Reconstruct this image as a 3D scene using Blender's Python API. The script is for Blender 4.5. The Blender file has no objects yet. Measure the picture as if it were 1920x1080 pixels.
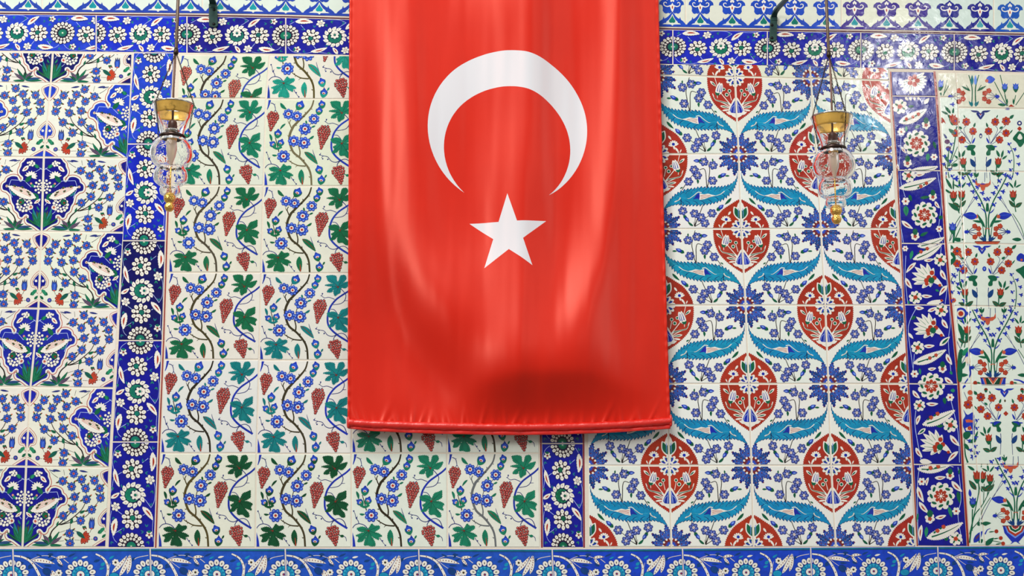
import bpy, math, random
import numpy as np
from mathutils import Vector, Matrix
from mathutils.geometry import tessellate_polygon

random.seed(7)
scene = bpy.context.scene
COL = scene.collection

# ------------------------------------------------------------------ camera
# wall lies in the plane y = 0 (x to the right, z up); the camera stands 4 m in front of it
F = 2815.0
UPV = np.array([-68.0, -14706.0, 2815.0]); UPV /= np.linalg.norm(UPV)     # wall "up" in camera axes (right, down, forward)
RTV = np.array([36500.0, 370.0, 2815.0]); RTV -= UPV * RTV.dot(UPV); RTV /= np.linalg.norm(RTV)
OUT = np.cross(RTV, UPV)                                                  # third wall axis
if OUT[2] < 0: OUT = -OUT                                                 # into the wall (+y)
CAM = np.array([0.0, -4.05, 1.60])
R = np.stack([RTV, OUT, UPV])                                             # rows: world x, y, z seen in camera axes
# columns of R give the camera's right, down and forward in the world
c_right, c_down, c_fwd = R[:, 0], R[:, 1], R[:, 2]
cam = bpy.data.cameras.new('camera'); camo = bpy.data.objects.new('camera', cam); COL.objects.link(camo)
cam.sensor_width = 36.0; cam.lens = F / 1920 * 36.0
cam.clip_start = 0.05; cam.clip_end = 200
m = Matrix.Identity(4)
for i in range(3):
    m[i][0] = c_right[i]; m[i][1] = -c_down[i]; m[i][2] = -c_fwd[i]; m[i][3] = CAM[i]
camo.matrix_world = m
scene.camera = camo

def at(px, py, y=0.0):
    """the point of the plane y = const met by the ray through a pixel (arrays allowed)"""
    px = np.asarray(px, float); py = np.asarray(py, float)
    d = (px - 960)[..., None] * c_right + (py - 540)[..., None] * c_down + F * c_fwd
    t = (np.asarray(y, float) - CAM[1]) / d[..., 1]
    return CAM + d * t[..., None]
def at1(px, py, y=0.0):
    return Vector(at(px, py, y).tolist())

# ------------------------------------------------------------------ light
scene.view_settings.view_transform = 'Standard'; scene.view_settings.look = 'None'
scene.view_settings.exposure = -0.46; scene.view_settings.gamma = 1.0; scene.view_settings.use_curve_mapping = False
w = bpy.data.worlds.new('open_sky'); scene.world = w; w.use_nodes = True
nt = w.node_tree; bg = nt.nodes['Background']
tc = nt.nodes.new('ShaderNodeTexCoord'); sp = nt.nodes.new('ShaderNodeSeparateXYZ'); rp = nt.nodes.new('ShaderNodeValToRGB')
nt.links.new(tc.outputs['Generated'], sp.inputs[0])
mp = nt.nodes.new('ShaderNodeMapRange'); mp.inputs[1].default_value = -1; mp.inputs[2].default_value = 1
nt.links.new(sp.outputs[2], mp.inputs[0]); nt.links.new(mp.outputs[0], rp.inputs[0]); nt.links.new(rp.outputs[0], bg.inputs[0])
e = rp.color_ramp.elements; e[0].position = 0.0; e[0].color = (0.34, 0.31, 0.28, 1); e[1].position = 1.0; e[1].color = (1.0, 1.0, 1.0, 1)
k = e.new(0.50); k.color = (0.50, 0.48, 0.46, 1); k = e.new(0.66); k.color = (0.45, 0.45, 0.46, 1); k = e.new(0.74); k.color = (0.95, 0.98, 1.0, 1)
bg.inputs[1].default_value = 0.82

def area(name, loc, target, sx, sy, power, color=(1, 1, 1)):
    l = bpy.data.lights.new(name, 'AREA'); l.shape = 'RECTANGLE'; l.size = sx; l.size_y = sy; l.energy = power; l.color = color
    o = bpy.data.objects.new(name, l); COL.objects.link(o); o.location = loc
    d = Vector(target) - Vector(loc); o.rotation_euler = d.to_track_quat('-Z', 'Y').to_euler()
    return o
area('courtyard_daylight', (-1.0, -3.0, 6.4), (0, 0, 2.3), 2.0, 1.4, 240, (1.0, 0.985, 0.96))
area('added_left_light', (-4.7, -5.0, 4.5), (0, 0, 2.3), 1.4, 1.8, 265, (1.0, 0.985, 0.955))  # side lamp added to bring out the folds of the flag
area('added_right_fill', (5.2, -2.6, 4.0), (0.6, 0, 2.2), 1.5, 2.0, 45, (0.97, 0.985, 1.0))  # fill lamp added to brighten the dimmer right half of the wall
# a bright opening across the court, mirrored in the glaze of the upper right tiles
gp = at(1682, 150, 0.0); gd = gp - CAM; gd = gd / np.linalg.norm(gd); gd[1] = -gd[1]
gl = gp + gd * 6.0
area('bright_opening', gl.tolist(), gp.tolist(), 0.22, 0.5, 23, (1.0, 0.99, 0.97))

# ------------------------------------------------------------------ colours and materials
def lin(c):
    c = c / 255.0
    return c / 12.92 if c <= 0.04045 else ((c + 0.055) / 1.055) ** 2.4
def L3(rgb): return tuple(lin(c) for c in rgb)

def bsdf(name, rgb=None, rough=0.5, metal=0.0, **kw):
    mt = bpy.data.materials.new(name); mt.use_nodes = True
    b = mt.node_tree.nodes['Principled BSDF']
    if rgb: b.inputs['Base Color'].default_value = (*L3(rgb), 1)
    b.inputs['Roughness'].default_value = rough; b.inputs['Metallic'].default_value = metal
    for k_, v in kw.items(): b.inputs[k_].default_value = v
    return mt, b
def noise_of(mt, scale, detail=3.0, rough=0.55, coord='Object'):
    n = mt.node_tree.nodes.new('ShaderNodeTexNoise'); t = mt.node_tree.nodes.new('ShaderNodeTexCoord')
    mt.node_tree.links.new(t.outputs[coord], n.inputs['Vector'])
    n.inputs['Scale'].default_value = scale; n.inputs['Detail'].default_value = detail; n.inputs['Roughness'].default_value = rough
    return n
def bump_of(mt, b, src, strength, dist):
    bp = mt.node_tree.nodes.new('ShaderNodeBump'); bp.inputs['Strength'].default_value = strength; bp.inputs['Distance'].default_value = dist
    mt.node_tree.links.new(src, bp.inputs['Height']); mt.node_tree.links.new(bp.outputs[0], b.inputs['Normal'])
def mapr(mt, src, a, b_, lo=0.3, hi=0.7):
    n = mt.node_tree.nodes.new('ShaderNodeMapRange'); n.inputs[1].default_value = lo; n.inputs[2].default_value = hi
    n.inputs[3].default_value = a; n.inputs[4].default_value = b_; mt.node_tree.links.new(src, n.inputs[0]); return n.outputs[0]

# glazed tile: paint colour in the mesh attribute "paint", uneven brushing and a wavy glaze by nodes
GLAZE, gb = bsdf('painted_glaze', rough=0.12)
nt = GLAZE.node_tree
an = nt.nodes.new('ShaderNodeAttribute'); an.attribute_name = 'paint'
n1 = noise_of(GLAZE, 70, 4, 0.62); n2 = noise_of(GLAZE, 9, 2)
hs = nt.nodes.new('ShaderNodeHueSaturation'); nt.links.new(an.outputs['Color'], hs.inputs['Color'])
mul = nt.nodes.new('ShaderNodeMath'); mul.operation = 'MULTIPLY'
nt.links.new(mapr(GLAZE, n1.outputs[0], 0.80, 1.16), mul.inputs[0]); nt.links.new(mapr(GLAZE, n2.outputs[0], 0.95, 1.04), mul.inputs[1])
# the white ground hardly varies, the pigments do: weight the mottling by saturation
sh = nt.nodes.new('ShaderNodeSeparateColor'); sh.mode = 'HSV'; nt.links.new(an.outputs['Color'], sh.inputs[0])
mx = nt.nodes.new('ShaderNodeMix'); mx.data_type = 'FLOAT'; mx.inputs[2].default_value = 1.0
nt.links.new(sh.outputs[1], mx.inputs[0]); nt.links.new(mul.outputs[0], mx.inputs[3]); nt.links.new(mx.outputs[0], hs.inputs['Value'])
nt.links.new(hs.outputs[0], gb.inputs['Base Color'])
nb = noise_of(GLAZE, 26, 3, 0.5); bump_of(GLAZE, gb, nb.outputs[0], 0.30, 0.003)
nr = noise_of(GLAZE, 40, 2); nt.links.new(mapr(GLAZE, nr.outputs[0], 0.07, 0.24), gb.inputs['Roughness'])
gb.inputs['Specular IOR Level'].default_value = 0.45

GROUT, b = bsdf('lime_grout', (226, 214, 196), 0.9)
n = noise_of(GROUT, 120, 4); bump_of(GROUT, b, n.outputs[0], 0.5, 0.002)

# ------------------------------------------------------------------ painted ornament
PAL = {
 'ground': (226, 230, 216), 'white': (236, 232, 220), 'cream': (230, 218, 196),
 'cobalt': (18, 34, 172), 'navy': (10, 8, 104), 'line': (16, 16, 64), 'outl': (44, 26, 44), 'blue': (42, 82, 200), 'lblue': (112, 150, 234), 'pblue': (176, 194, 240),
 'turq': (14, 144, 186), 'dturq': (8, 62, 126), 'lturq': (60, 180, 205), 'teal': (28, 122, 132),
 'green': (8, 98, 66), 'lgreen': (32, 136, 96), 'dgreen': (6, 66, 46), 'red': (176, 54, 30), 'dred': (124, 36, 24), 'lred': (206, 92, 62),
 'grape': (172, 62, 56), 'dgrape': (98, 26, 30), 'lgrape': (220, 140, 126), 'stem': (70, 58, 30), 'dark': (34, 28, 26), 'purple': (96, 52, 96), 'vine': (26, 50, 178), 'tendril': (34, 46, 120),
 'ink': (18, 32, 128), 'sun': (54, 92, 182), 'sun2': (30, 72, 140), 'fcen': (176, 52, 36), 'crest': (24, 74, 186), 'spade': (16, 130, 140),
}
LIN = {}
def col(key, over=None):
    rgb = over.get(key, PAL.get(key)) if over else PAL[key]
    if rgb not in LIN: LIN[rgb] = L3(rgb)
    return LIN[rgb]

def smooth(pts, closed=False, n=5):
    P = np.asarray(pts, float); N = len(P); out = []
    if N < 3: return P
    for i in range(N if closed else N - 1):
        if closed: a, b_, c, d = P[(i - 1) % N], P[i], P[(i + 1) % N], P[(i + 2) % N]
        else: a, b_, c, d = P[max(i - 1, 0)], P[i], P[i + 1], P[min(i + 2, N - 1)]
        for k_ in range(n):
            t = k_ / n
            out.append(0.5 * ((2 * b_) + (c - a) * t + (2 * a - 5 * b_ + 4 * c - d) * t * t + (3 * b_ - a - 3 * c + d) * t ** 3))
    if not closed: out.append(P[-1])
    return np.array(out)
def resample(P, step, closed=True):
    Q = np.vstack([P, P[:1]]) if closed else P
    s = np.r_[0, np.cumsum(np.hypot(*np.diff(Q, axis=0).T))]
    n = max(int(s[-1] / step), 3); t = np.linspace(0, s[-1], n + 1)
    r = np.c_[np.interp(t, s, Q[:, 0]), np.interp(t, s, Q[:, 1])]
    return r[:-1] if closed else r
def sgn_area(P): x, y = P[:, 0], P[:, 1]; return 0.5 * np.sum(x * np.roll(y, -1) - np.roll(x, -1) * y)
def serrate(P, step, amp, lean=0.75, closed=True):
    P = resample(np.asarray(P, float), step, closed)
    Q = np.roll(P, -1, axis=0) if closed else P[1:]
    A = P if closed else P[:-1]
    d = Q - A; ln = np.hypot(d[:, 0], d[:, 1])[:, None] + 1e-9
    s = 1 if (sgn_area(P) > 0) else -1
    nn = np.c_[d[:, 1], -d[:, 0]] / ln * s
    T = A + d * lean + nn * amp
    out = np.empty((2 * len(A), 2)); out[0::2] = A; out[1::2] = T
    return out if closed else np.vstack([out, P[-1:]])

class Art:
    """flat painted ornament: triangles with a colour key and a paint level, in traced coordinates"""
    def __init__(s, quad=None):
        s.T = []; s.lv = []; s.ck = []; s.L = 0; s.n = 0; s.quad = None if quad is None else np.array(quad, float)
        s.ox = s.oy = 0.0; s.sc = 1.0
    def frame(s, ox, oy, sc): s.ox, s.oy, s.sc = ox, oy, sc
    def add(s, tris, c, lv=None):
        tris = np.asarray(tris, float).reshape(-1, 3, 2)
        tris = tris / s.sc + np.array([s.ox, s.oy])
        s.n += 1; s.T.append(tris); s.lv += [(s.L if lv is None else s.L + lv) + (s.n % 13) * .07] * len(tris); s.ck += [c] * len(tris)
    def poly(s, P, c, lv=0, sm=False, n=4):
        P = smooth(P, True, n) if sm else np.asarray(P, float)
        ix = tessellate_polygon([[Vector((p[0], p[1], 0)) for p in P]])
        if ix: s.add(P[np.array(ix)], c, lv)
    def line(s, P, w0, c, lv=0, w1=None, sm=True, n=5):
        P = smooth(P, False, n) if sm else np.asarray(P, float)
        w1 = w0 if w1 is None else w1
        d = np.gradient(P, axis=0); ln = np.hypot(d[:, 0], d[:, 1])[:, None] + 1e-9
        nn = np.c_[-d[:, 1], d[:, 0]] / ln
        ww = np.linspace(w0, w1, len(P))[:, None] / 2
        A, B = P + nn * ww, P - nn * ww
        t = [(A[i], B[i], B[i + 1]) for i in range(len(P) - 1)] + [(A[i], B[i + 1], A[i + 1]) for i in range(len(P) - 1)]
        s.add(t, c, lv)
    def disc(s, x, y, r, c, lv=0, ry=None, rot=0.0, n=10):
        ry = r if ry is None else ry; a = np.arange(n) * 2 * math.pi / n
        X, Y = r * np.cos(a), ry * np.sin(a); cr, sr = math.cos(rot), math.sin(rot)
        P = np.c_[x + X * cr - Y * sr, y + X * sr + Y * cr]
        s.add([(P[0], P[i], P[i + 1]) for i in range(1, n - 1)], c, lv)
    def leafpts(s, x0, y0, x1, y1, w, bend=0.0, n=8):
        t = np.linspace(0, 1, n + 1); A = np.array([x0, y0], float); D = np.array([x1 - x0, y1 - y0], float)
        N = np.array([-D[1], D[0]]) / (np.hypot(*D) + 1e-9)
        c = A + t[:, None] * D + (N * bend) * (4 * t * (1 - t))[:, None]
        h = (np.sin(np.pi * t ** 0.8) ** 0.85)[:, None] * w / 2
        return c, np.vstack([c + N * h, (c - N * h)[1:-1][::-1]])
    def leaf(s, x0, y0, x1, y1, w, c='green', lv=0, bend=0.0, out=None, vein=None, ser=0.0, step=None, ow=None, inner=None):
        cc, P = s.leafpts(x0, y0, x1, y1, w, bend, 8)
        if ser: P = serrate(P, step or w * 0.3, ser)
        if out:
            o = ow or w * 0.12; _, Q = s.leafpts(x0, y0, x1, y1, w + 2 * o, bend, 8)
            if ser: Q = serrate(Q, step or w * 0.3, ser)
            s.poly(Q, out, lv)
        s.poly(P, c, lv + 1)
        if inner:
            a, b_ = cc[2], cc[-3]; s.leaf(a[0], a[1], b_[0], b_[1], w * 0.3, inner, lv + 1, bend * 0.6)
        elif vein: s.line(cc[:-1], max(w * 0.10, 1e-4), vein, lv + 2, sm=False)
    def ring(s, x, y, R_, n, rp, c, lv=0, rt=None, a0=0.0, k=8):
        """n petals at radius R_, radial half length rp, tangential rt"""
        for i in range(n):
            a = a0 + i * 2 * math.pi / n
            s.disc(x + R_ * math.cos(a), y + R_ * math.sin(a), rp, c, lv, rt or rp, a, k)
    def build(s):
        s.T = np.vstack(s.T); s.lv = np.array(s.lv)
        if s.quad is not None:
            q = s.quad; u = np.full(s.T.shape[:2], 0.5); v = u.copy()
            for _ in range(12):     # inverse bilinear by Newton steps
                P = (1 - u)[..., None] * ((1 - v)[..., None] * q[0] + v[..., None] * q[3]) + u[..., None] * ((1 - v)[..., None] * q[1] + v[..., None] * q[2])
                du = (1 - v)[..., None] * (q[1] - q[0]) + v[..., None] * (q[2] - q[3]); dv = (1 - u)[..., None] * (q[3] - q[0]) + u[..., None] * (q[2] - q[1])
                e_ = s.T - P; det = du[..., 0] * dv[..., 1] - du[..., 1] * dv[..., 0]
                u = u + (e_[..., 0] * dv[..., 1] - e_[..., 1] * dv[..., 0]) / det; v = v + (du[..., 0] * e_[..., 1] - du[..., 1] * e_[..., 0]) / det
            s.T = np.stack([u, v], -1)
        return s

STEP = 8.0e-5            # thickness of one layer of paint; strokes of a layer lie 8 microns over one another
FACE = -0.006            # front of the tiles

def clip_tri(t, lo, hi):
    P = [tuple(p) for p in t]
    for ax in (0, 1):
        for bound, sg in ((lo[ax], 1), (hi[ax], -1)):
            Q = []
            for i in range(len(P)):
                a, b_ = P[i - 1], P[i]; da, db = (a[ax] - bound) * sg, (b_[ax] - bound) * sg
                if (da >= 0) != (db >= 0):
                    k_ = da / (da - db); Q.append((a[0] + (b_[0] - a[0]) * k_, a[1] + (b_[1] - a[1]) * k_))
                if db >= 0: Q.append(b_)
            P = Q
            if len(P) < 3: return []
    return [(P[0], P[i], P[i + 1]) for i in range(1, len(P) - 1)]

class Panel:
    """collects the tiles and the painting of one panel as one mesh"""
    def __init__(s): s.V = []; s.C = []
    def tris(s, W, C): s.V.append(W.reshape(-1, 3, 3)); s.C.append(np.repeat(C[:, None, :], 3, 1))
    def tile(s, q, c='ground', over=None, gap=0.0013, depth=0.006, cham=0.0016):
        """a tile block from its four pixel corners TL TR BR BL"""
        P = at(np.array(q, float)[:, 0], np.array(q, float)[:, 1], 0.0); ctr = P.mean(0)
        ex = P[1] - P[0]; ex /= np.linalg.norm(ex); ez = P[3] - P[0]; ez /= np.linalg.norm(ez)
        sg = [(1, 1), (-1, 1), (-1, -1), (1, -1)]
        def lay(g, y): r = np.array([P[i] + ex * g * sg[i][0] + ez * g * sg[i][1] for i in range(4)]); r[:, 1] = y; return r
        a, b_, f = lay(gap, 0.0), lay(gap, FACE + cham * 0.8), lay(gap + cham, FACE)
        T = [(f[0], f[1], f[2]), (f[0], f[2], f[3])]
        for A, B in ((a, b_), (b_, f)):
            for i in range(4):
                j = (i + 1) % 4; T += [(A[i], A[j], B[j]), (A[i], B[j], B[i])]
        T = np.array(T); s.tris(T, np.tile(np.array(col(c, over)), (len(T), 1)))
        F4 = np.array([P[i] + ex * (gap + cham) * sg[i][0] + ez * (gap + cham) * sg[i][1] for i in range(4)])
        return F4
    def stamp(s, art, q, src=(0, 0, 1, 1), flip=False, rot=False, over=None, reps=((0, 0),), base='ground', tile=True):
        F4 = s.tile(q, base, over) if tile else at(np.array(q, float)[:, 0], np.array(q, float)[:, 1], 0.0)
        for (du, dv) in reps:
            T = art.T + np.array([du, dv])
            s._put(T, art, F4, src, flip, rot, over)
    def _put(s, T, art, F4, src, flip, rot, over):
        lo, hi = (src[0], src[1]), (src[2], src[3]); mn, mx_ = T.min(1), T.max(1)
        inside = (mn[:, 0] >= lo[0]) & (mx_[:, 0] <= hi[0]) & (mn[:, 1] >= lo[1]) & (mx_[:, 1] <= hi[1])
        out = (mx_[:, 0] <= lo[0]) | (mn[:, 0] >= hi[0]) | (mx_[:, 1] <= lo[1]) | (mn[:, 1] >= hi[1])
        ii = np.where(inside)[0]; TT = [T[ii]]; lv = [art.lv[ii]]; ck = [art.ck[i] for i in ii]
        for i in np.where(~inside & ~out)[0]:
            c = clip_tri(T[i], lo, hi)
            if c: TT.append(np.array(c)); lv.append(np.full(len(c), art.lv[i])); ck += [art.ck[i]] * len(c)
        TT = np.vstack(TT); lv = np.concatenate(lv)
        U = (TT[..., 0] - lo[0]) / (hi[0] - lo[0]); V = (TT[..., 1] - lo[1]) / (hi[1] - lo[1])
        if rot: U, V = V, 1 - U
        if flip: U = 1 - U
        W = ((1 - U) * (1 - V))[..., None] * F4[0] + (U * (1 - V))[..., None] * F4[1] + (U * V)[..., None] * F4[2] + ((1 - U) * V)[..., None] * F4[3]
        W[..., 1] = FACE - (lv[:, None] + 1.3) * STEP
        s.tris(W, np.array([col(c, over) for c in ck]))
    def direct(s, art, over=None, clip=None):
        """art traced straight in picture pixels of the flat wall; clip = (x0, y0, x1, y1)"""
        T, lv, ck = art.T, art.lv, art.ck
        if clip:
            TT, l2, c2 = [], [], []
            for i in range(len(T)):
                c = clip_tri(T[i], clip[:2], clip[2:])
                TT += c; l2 += [lv[i]] * len(c); c2 += [ck[i]] * len(c)
            T, lv, ck = np.array(TT), np.array(l2), c2
        W = at(T[..., 0], T[..., 1], FACE)
        W[..., 1] = FACE - (lv[:, None] + 1.3) * STEP
        s.tris(W, np.array([col(c, over) for c in ck]))
    def make(s, name, parent=None, **props):
        V = np.vstack(s.V); C = np.vstack(s.C); n = len(V)
        # turn every triangle to face the courtyard
        nr = np.cross(V[:, 1] - V[:, 0], V[:, 2] - V[:, 0]); area_ = np.linalg.norm(nr, axis=1)
        k_ = area_ > 1e-11; V, C, nr = V[k_], C[k_], nr[k_]; n = len(V)
        f = nr[:, 1] > 0; V[f] = V[f][:, ::-1]
        me = bpy.data.meshes.new(name); me.vertices.add(3 * n); me.vertices.foreach_set('co', V.astype('f').ravel())
        me.loops.add(3 * n); me.loops.foreach_set('vertex_index', np.arange(3 * n, dtype='i'))
        me.polygons.add(n); me.polygons.foreach_set('loop_start', np.arange(0, 3 * n, 3, dtype='i')); me.polygons.foreach_set('loop_total', np.full(n, 3, dtype='i'))
        at_ = me.color_attributes.new('paint', 'FLOAT_COLOR', 'CORNER')
        at_.data.foreach_set('color', np.concatenate([C, np.ones((n, 3, 1))], 2).astype('f').ravel())
        me.update(); me.materials.append(GLAZE)
        o = bpy.data.objects.new(name, me); COL.objects.link(o)
        if parent: o.parent = parent
        for kk, v in props.items(): o[kk] = v
        return o
# ------------------------------------------------------------------ motifs (traced units)
def plum(a, x, y, r, cen='fcen', n=8, a0=0.0):
    """eight-lobed blue blossom of the vine tiles"""
    a.ring(x, y, 0.66 * r, n, 0.36 * r, 'vine', 0, 0.31 * r, a0)
    a.disc(x, y, 0.62 * r, 'vine', -1)
    a.ring(x, y, 0.66 * r, n, 0.26 * r, 'blue', 1, 0.22 * r, a0)
    a.ring(x, y, 0.74 * r, n, 0.11 * r, 'lblue', 2, 0.16 * r, a0, 6)
    a.ring(x, y, 0.50 * r, n, 0.15 * r, 'line', 2, 0.05 * r, a0, 6)
    a.disc(x, y, 0.34 * r, 'white', 3); a.ring(x, y, 0.32 * r, n, 0.10 * r, 'white', 3, 0.08 * r, a0, 6)
    a.disc(x, y, 0.21 * r, cen, 4, n=8)
def bud(a, x, y, r, ang, cup='green'):
    """blue bud in a green cup; ang = direction it opens to (degrees, 0 right, 90 up)"""
    c, s_ = math.cos(math.radians(ang)), -math.sin(math.radians(ang))
    def P(u, v): return (x + (u * c - v * s_) * r, y + (u * s_ + v * c) * r)
    a.poly([P(-1.15, 0), P(-0.7, -0.62), P(0.0, -0.92), P(0.55, -0.8), P(0.1, -0.4), P(0.1, 0.4), P(0.55, 0.8), P(0.0, 0.92), P(-0.7, 0.62)], cup, 0, True, 3)
    a.poly([P(-0.3, -0.55), P(0.3, -0.78), P(0.75, -0.45), P(1.25, -0.15), P(0.85, 0.3), P(0.5, 0.75), P(-0.2, 0.6)], 'vine', 1, True, 3)
    a.poly([P(-0.15, -0.42), P(0.3, -0.6), P(0.6, -0.3), P(0.8, 0.05), P(0.4, 0.55), P(-0.1, 0.42)], 'blue', 2, True, 3)
    a.disc(*P(-0.05, 0), 0.27 * r, 'white', 3, 0.42 * r, math.radians(-ang), 8); a.disc(*P(-0.1, 0), 0.15 * r, 'fcen', 4, 0.28 * r, math.radians(-ang), 8)
def vineleaf(a, P, att, tips, amp=9, step=20, rib='dgreen'):
    P = serrate(np.asarray(P, float), step, amp); a.poly(P, 'green', 0)
    for t in tips: a.line([att, ((att[0] + t[0]) / 2 + 4, (att[1] + t[1]) / 2 - 3), t], 7, rib, 1, 2, n=3)
    a.line([att, ((att[0] * 2 + tips[0][0]) / 3, (att[1] * 2 + tips[0][1]) / 3)], 7, 'dred', 2, 2, sm=False)
    a.disc(att[0], att[1], 11, 'dred', 2, n=8)
def cluster(a, x0, y0, x1, y1, w, r=17):
    D = np.array([x1 - x0, y1 - y0], float); Ln = np.hypot(*D); D /= Ln; N = np.array([-D[1], D[0]])
    rows = max(int(Ln / (r * 1.55)), 3); rnd = random.Random(int(x0 * 7 + y0))
    for i in range(rows + 1):
        t = i / rows; hw = w / 2 * (min(1, 0.62 + 2.2 * t) * (1 - max(0, t - 0.25) / 0.75 * 0.86)) - r * 0.6
        k_ = max(int(round(2 * hw / (r * 1.75))) + 1, 1)
        for j in range(k_):
            o = 0 if k_ == 1 else (j / (k_ - 1) * 2 - 1) * hw
            p = np.array([x0, y0]) + D * (t * Ln) + N * (o + rnd.uniform(-3, 3)) + D * rnd.uniform(-4, 4)
            a.disc(p[0], p[1], r, 'dgrape', 0, n=9); a.disc(p[0], p[1], r * 0.74, 'grape', 1, n=8); a.disc(p[0] - r * .2, p[1] - r * .25, r * 0.34, 'lgrape', 2, n=6)
def thorn(a, x, y, dx, dy, w=8, c='stem'):
    L_ = math.hypot(dx, dy); nx, ny = -dy / L_ * w, dx / L_ * w
    a.add([((x - nx, y - ny), (x + nx, y + ny), (x + dx, y + dy))], c)

def grape_tile():
    a = Art([(8, 2), (1085, 2), (1085, 1060), (8, 1060)])
    # brown branch
    a.L = 0
    a.line([(566, -4), (540, 90), (480, 170), (400, 255), (332, 330)], 16, 'stem', 0, 30)
    a.line([(334, 326), (298, 410), (287, 480), (300, 560), (340, 655), (425, 728), (484, 795), (528, 860), (555, 940), (566, 1064)], 30, 'stem', 0, 22)
    a.line([(300, 248), (284, 290), (312, 360)], 9, 'stem', 0, 14); a.line([(262, 255), (275, 290), (292, 305)], 5, 'stem', 0, 10)
    a.line([(398, 570), (418, 650), (412, 722)], 13, 'stem', 0, 18); a.line([(490, 826), (400, 818), (330, 785), (285, 755)], 17, 'stem', 0, 9)
    a.line([(420, 822), (385, 824), (368, 842)], 9, 'stem', 0, 4); a.line([(455, 755), (405, 716), (365, 712)], 12, 'stem', 0, 4)
    for t in ((286, 468, -28, -32), (310, 636, -24, -4), (540, 118, 14, -6), (352, 318, 28, 4), (470, 165, -8, -20), (445, 210, 26, 2), (470, 760, -4, -28), (530, 860, 6, -28), (545, 965, -20, -14), (330, 780, -8, 28), (312, 775, 4, -22)): thorn(a, *t)
    a.line([(430, 425), (412, 490)], 9, 'stem', 0, 9, False); a.line([(545, 288), (518, 322)], 8, 'stem', 0, 8, False); a.line([(362, 110), (350, 150)], 8, 'stem', 0, 8, False)
    a.line([(120, 470), (145, 560), (168, 650)], 8, 'dark', 0, 12); a.line([(680, 925), (676, 950)], 7, 'stem', 0, 7, False); a.line([(650, 80), (640, 110)], 6, 'stem', 0, 6, False)
    # blue vine
    a.line([(1090, 160), (1035, 210), (960, 262), (885, 320), (825, 400), (797, 480), (788, 560), (800, 640), (850, 710), (935, 780), (1050, 852)], 20, 'vine', 1, 24)
    a.line([(-6, 850), (2, 905), (20, 985), (26, 1064)], 8, 'vine', 1, 34); a.line([(42, -4), (32, 60), (14, 122)], 32, 'vine', 1, 6)
    for P, w0, w1 in (([(935, 183), (972, 222), (1000, 270), (985, 330), (940, 370), (850, 385)], 9, 7), ([(980, 335), (1024, 333)], 7, 4), ([(868, 318), (800, 292), (748, 298), (712, 275), (698, 268)], 8, 5),
                      ([(712, 272), (728, 244)], 7, 4), ([(745, 310), (712, 345)], 6, 8), ([(718, 318), (700, 322)], 6, 4), ([(822, 440), (868, 450), (912, 510)], 7, 8), ([(905, 752), (850, 778), (792, 762), (750, 712), (700, 700), (650, 685)], 9, 6),
                      ([(655, 682), (668, 662)], 8, 4), ([(700, 700), (678, 715), (690, 738)], 7, 4), ([(760, 735), (745, 752)], 7, 4), ([(905, 755), (872, 790), (862, 825)], 10, 8), ([(905, 752), (960, 740), (1010, 770), (1040, 840)], 7, 10),
                      ([(55, 38), (92, 55), (108, 95), (112, 140)], 9, 7), ([(95, 62), (110, 50)], 7, 3), ([(95, 150), (112, 130), (130, 152)], 5, 5), ([(8, 850), (40, 812), (90, 800), (150, 822), (188, 868)], 8, 9),
                      ([(82, 800), (68, 760), (48, 738), (38, 690), (20, 655)], 8, 5), ([(50, 735), (66, 712)], 7, 3), ([(320, 962), (345, 1000), (385, 1048)], 8, 4), ([(1000, 935), (1032, 958), (1040, 998)], 8, 5)):
        a.line(P, w0, 'tendril', 2, w1)
    for x, y in ((722, 246), (655, 684), (690, 735), (22, 655), (350, 995), (384, 1046), (752, 742), (56, 735)): a.disc(x, y, 9, 'tendril', 2, n=7)
    # leaves
    a.L = 4
    vineleaf(a, [(765, 25), (830, 15), (880, 25), (888, 100), (912, 95), (930, 20), (985, 12), (1002, 55), (962, 112), (1052, 88), (1030, 140), (990, 180), (942, 166), (930, 195), (935, 235), (900, 250), (870, 280), (855, 235), (850, 192), (830, 230), (770, 225), (800, 185), (852, 160), (745, 140), (800, 128), (846, 122), (785, 85)], (905, 165), [(800, 60), (955, 50), (1020, 110), (775, 150), (800, 215), (878, 255)])
    vineleaf(a, [(910, 530), (895, 485), (850, 472), (810, 480), (775, 490), (800, 535), (868, 552), (808, 590), (835, 612), (795, 662), (850, 660), (890, 608), (885, 665), (895, 700), (950, 690), (985, 725), (1025, 725), (1018, 680), (958, 612), (1055, 650), (1035, 610), (1062, 575), (1020, 550), (968, 540), (1035, 500), (1035, 418), (990, 440), (950, 450), (925, 505)], (912, 545), [(1015, 455), (1030, 575), (1000, 700), (900, 680), (815, 640), (800, 500)])
    vineleaf(a, [(185, 868), (150, 840), (110, 835), (55, 855), (85, 885), (138, 896), (45, 935), (85, 950), (65, 1010), (120, 1000), (168, 940), (148, 1000), (140, 1050), (180, 1040), (220, 1055), (270, 1050), (262, 1005), (225, 945), (312, 985), (300, 952), (347, 942), (310, 912), (250, 896), (322, 850), (310, 820), (260, 830), (228, 800), (202, 842)], (192, 880), [(80, 860), (65, 990), (165, 1040), (250, 1040), (330, 938), (300, 835)])
    for q in ((168, 38, 248, 120, 40, 10), (237, 298, 172, 372, 24, 6), (52, 428, 78, 525, 30, -6), (88, 688, 152, 690, 24, 6), (478, 258, 488, 306, 22, 0), (592, 324, 540, 348, 20, 0), (578, 450, 512, 492, 26, -6), (742, 932, 716, 975, 20, 0)): a.leaf(*q[:5], 'green', 0, q[5], vein='dgreen')
    a.leaf(472, 652, 630, 802, 62, 'green', 0, -12, ser=6, step=18, vein='dred'); a.line([(568, 622), (578, 660), (604, 730)], 3, 'tendril', 0, 9)
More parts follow.
